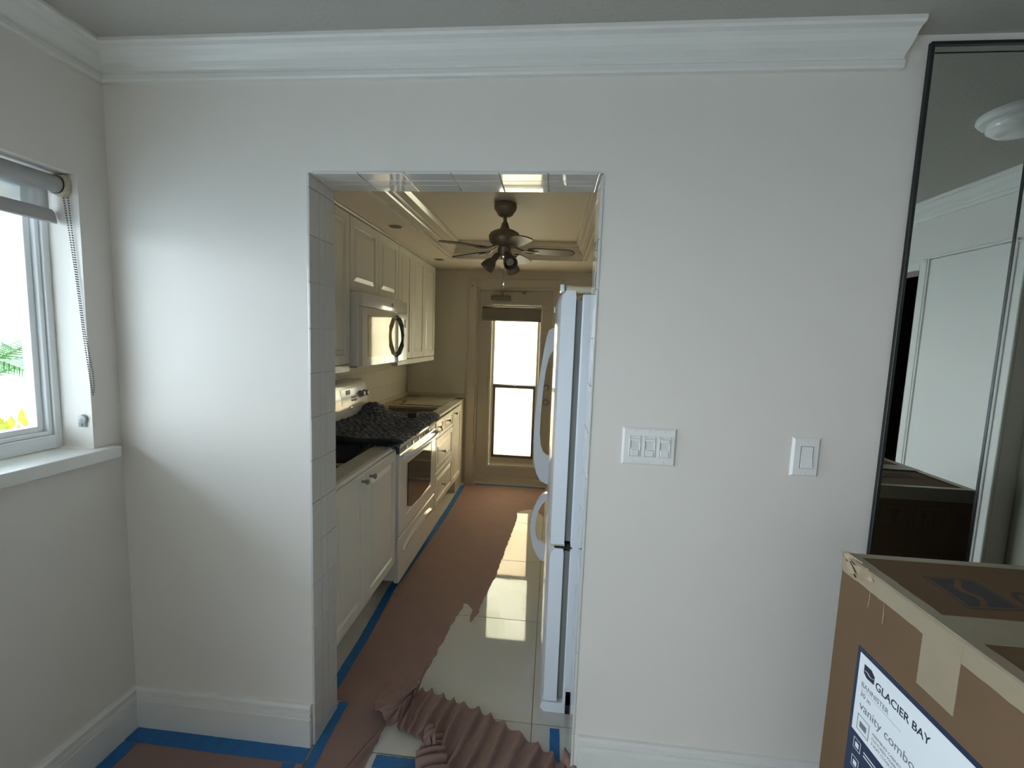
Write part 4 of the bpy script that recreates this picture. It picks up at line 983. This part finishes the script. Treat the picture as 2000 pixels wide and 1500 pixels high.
# handling symbols on the back face (seen in the mirror)
yb_ = BY1+.0004
def bframe(bm, x0, x1, z0, z1, t=.004):
    for q in ((x0, x0+t, z0, z1), (x1-t, x1, z0, z1), (x0+t, x1-t, z0, z0+t), (x0+t, x1-t, z1-t, z1)): box(bm, q[0], q[1], yb_-.0008, yb_+.0003, q[2], q[3])
for r_, zt in enumerate((.975, .790, .605)):
    for c_, (xa, xb) in enumerate(((2.700, 2.800), (2.812, 2.920), (2.932, 3.042), (3.052, 3.134))):
        bm = nb(); bframe(bm, xa, xb, zt-.095, zt); xm = (xa+xb)/2
        k = (r_+c_) % 3
        if k == 0:   # umbrella
            prism(bm, [(xm-.030, zt-.045), (xm-.018, zt-.024), (xm, zt-.015), (xm+.018, zt-.024), (xm+.030, zt-.045)], 'y', yb_-.0008, yb_+.0003); box(bm, xm-.002, xm+.002, yb_-.0008, yb_+.0003, zt-.085, zt-.045)
        elif k == 1:  # glass
            prism(bm, [(xm-.022, zt-.020), (xm+.022, zt-.020), (xm+.005, zt-.050), (xm+.004, zt-.078), (xm+.018, zt-.084), (xm-.018, zt-.084), (xm-.004, zt-.078), (xm-.005, zt-.050)], 'y', yb_-.0008, yb_+.0003)
        else:        # arrows
            for s in (-1, 1): prism(bm, [(xm+s*.02-.004, zt-.080), (xm+s*.02+.004, zt-.080), (xm+s*.02+.004, zt-.045), (xm+s*.02+.012, zt-.045), (xm+s*.02, zt-.018), (xm+s*.02-.012, zt-.045), (xm+s*.02-.004, zt-.045)], 'y', yb_-.0008, yb_+.0003)
        obj('handling_symbol', bm, M_inkb, bx)

# ------------------------------------------------------------------ outdoors
struct('ground', B(-30, 30, -30, 30, -.35, -.30), M_ground)
ev = obj('roof_eave', B(-1.25, -.20, -4, 3.4, 2.15, 2.22), M_soff); ev['kind'] = 'structure'
tag(obj('garden_wall', B(-6.2, -6.0, -6, 9, -.3, .62), M_ext), 'low white garden wall outside beyond the palm', 'wall')
def frond(bm, base, az, L, rise, droop, n=26, wl=.34):
    pts = []; d = Vector((math.cos(az), math.sin(az), 0)); side = Vector((-d.y, d.x, 0))
    for i in range(n+1):
        t = i/n; pts.append(Vector(base) + d*L*t*(1-.15*t) + Vector((0, 0, rise*t - droop*t*t)))
    tube(bm, pts, lambda t: .010*(1-t)+.002, 5)
    for i in range(3, n+1):
        t = i/n; l = wl*math.sin(PI*(.12+.83*t))**.7; p = pts[i]; dd = (pts[i]-pts[i-1]).normalized()
        for s in (-1, 1):
            for h_ in (0, .5):
                p_ = p - dd*h_*(L/n)
                q = p_ + (side*s*.72 + dd*.68).normalized()*l*.55 + Vector((0, 0, .02)); q2 = p_ + (side*s*.62 + dd*.72).normalized()*l + Vector((0, 0, -.22*l))
                w_ = dd*.011
                a1 = bm.verts.new(p_-w_*.6); a2 = bm.verts.new(p_+w_*.6); b1 = bm.verts.new(q-w_); b2 = bm.verts.new(q+w_); c_ = bm.verts.new(q2)
                bm.faces.new((a1, a2, b2, b1)); bm.faces.new((b1, b2, c_))
palm = thing('palm', 'green feathery palm outside the left window', 'palm tree', (-3.2, 1.50, -.3))
obj('trunk', lathe(nb(), [(0, -.3), (.10, -.3), (.07, .1), (.06, .90), (0, .96)], (-3.2, 1.50, 0), 14), M_bark, palm, True)
for k in range(11):
    bm = nb(); frond(bm, (-3.2, 1.50, .92), R(k*33+random.uniform(-8, 8)), random.uniform(1.25, 1.6), random.uniform(.95, 1.25), random.uniform(.55, .85)); obj('frond', bm, M_leaf, palm, recalc=False)
def shrub(loc, r, label, seed):
    rnd = random.Random(seed); t = thing('shrub', label, 'shrub', loc, 'yellow shrubs outside the window')
    bm = nb()
    for k in range(420):
        v = Vector((rnd.gauss(0, 1), rnd.gauss(0, 1), abs(rnd.gauss(0, 1)))).normalized()*r*rnd.uniform(.5, 1); p = Vector(loc)+v
        d = (v.normalized()+Vector((rnd.uniform(-.5, .5), rnd.uniform(-.5, .5), .4))).normalized(); s = d.orthogonal().normalized()*.02; l = .10
        bm.faces.new([bm.verts.new(q) for q in (p, p+d*l*.5+s, p+d*l, p+d*l*.5-s)])
    obj('leaves', bm, M_croton, t, recalc=False)['kind'] = 'stuff'
    bm = nb(); tube(bm, [Vector(loc)-Vector((0, 0, .3)), Vector(loc)+Vector((0, 0, r*.5))], .02, 6); obj('stem', bm, M_bark, t)
shrub((-2.1, 1.25, .42), .44, 'yellow leaved shrub low outside the left window', 5)
shrub((-2.25, 2.25, .36), .42, 'yellow green shrub beside the palm outside', 6)
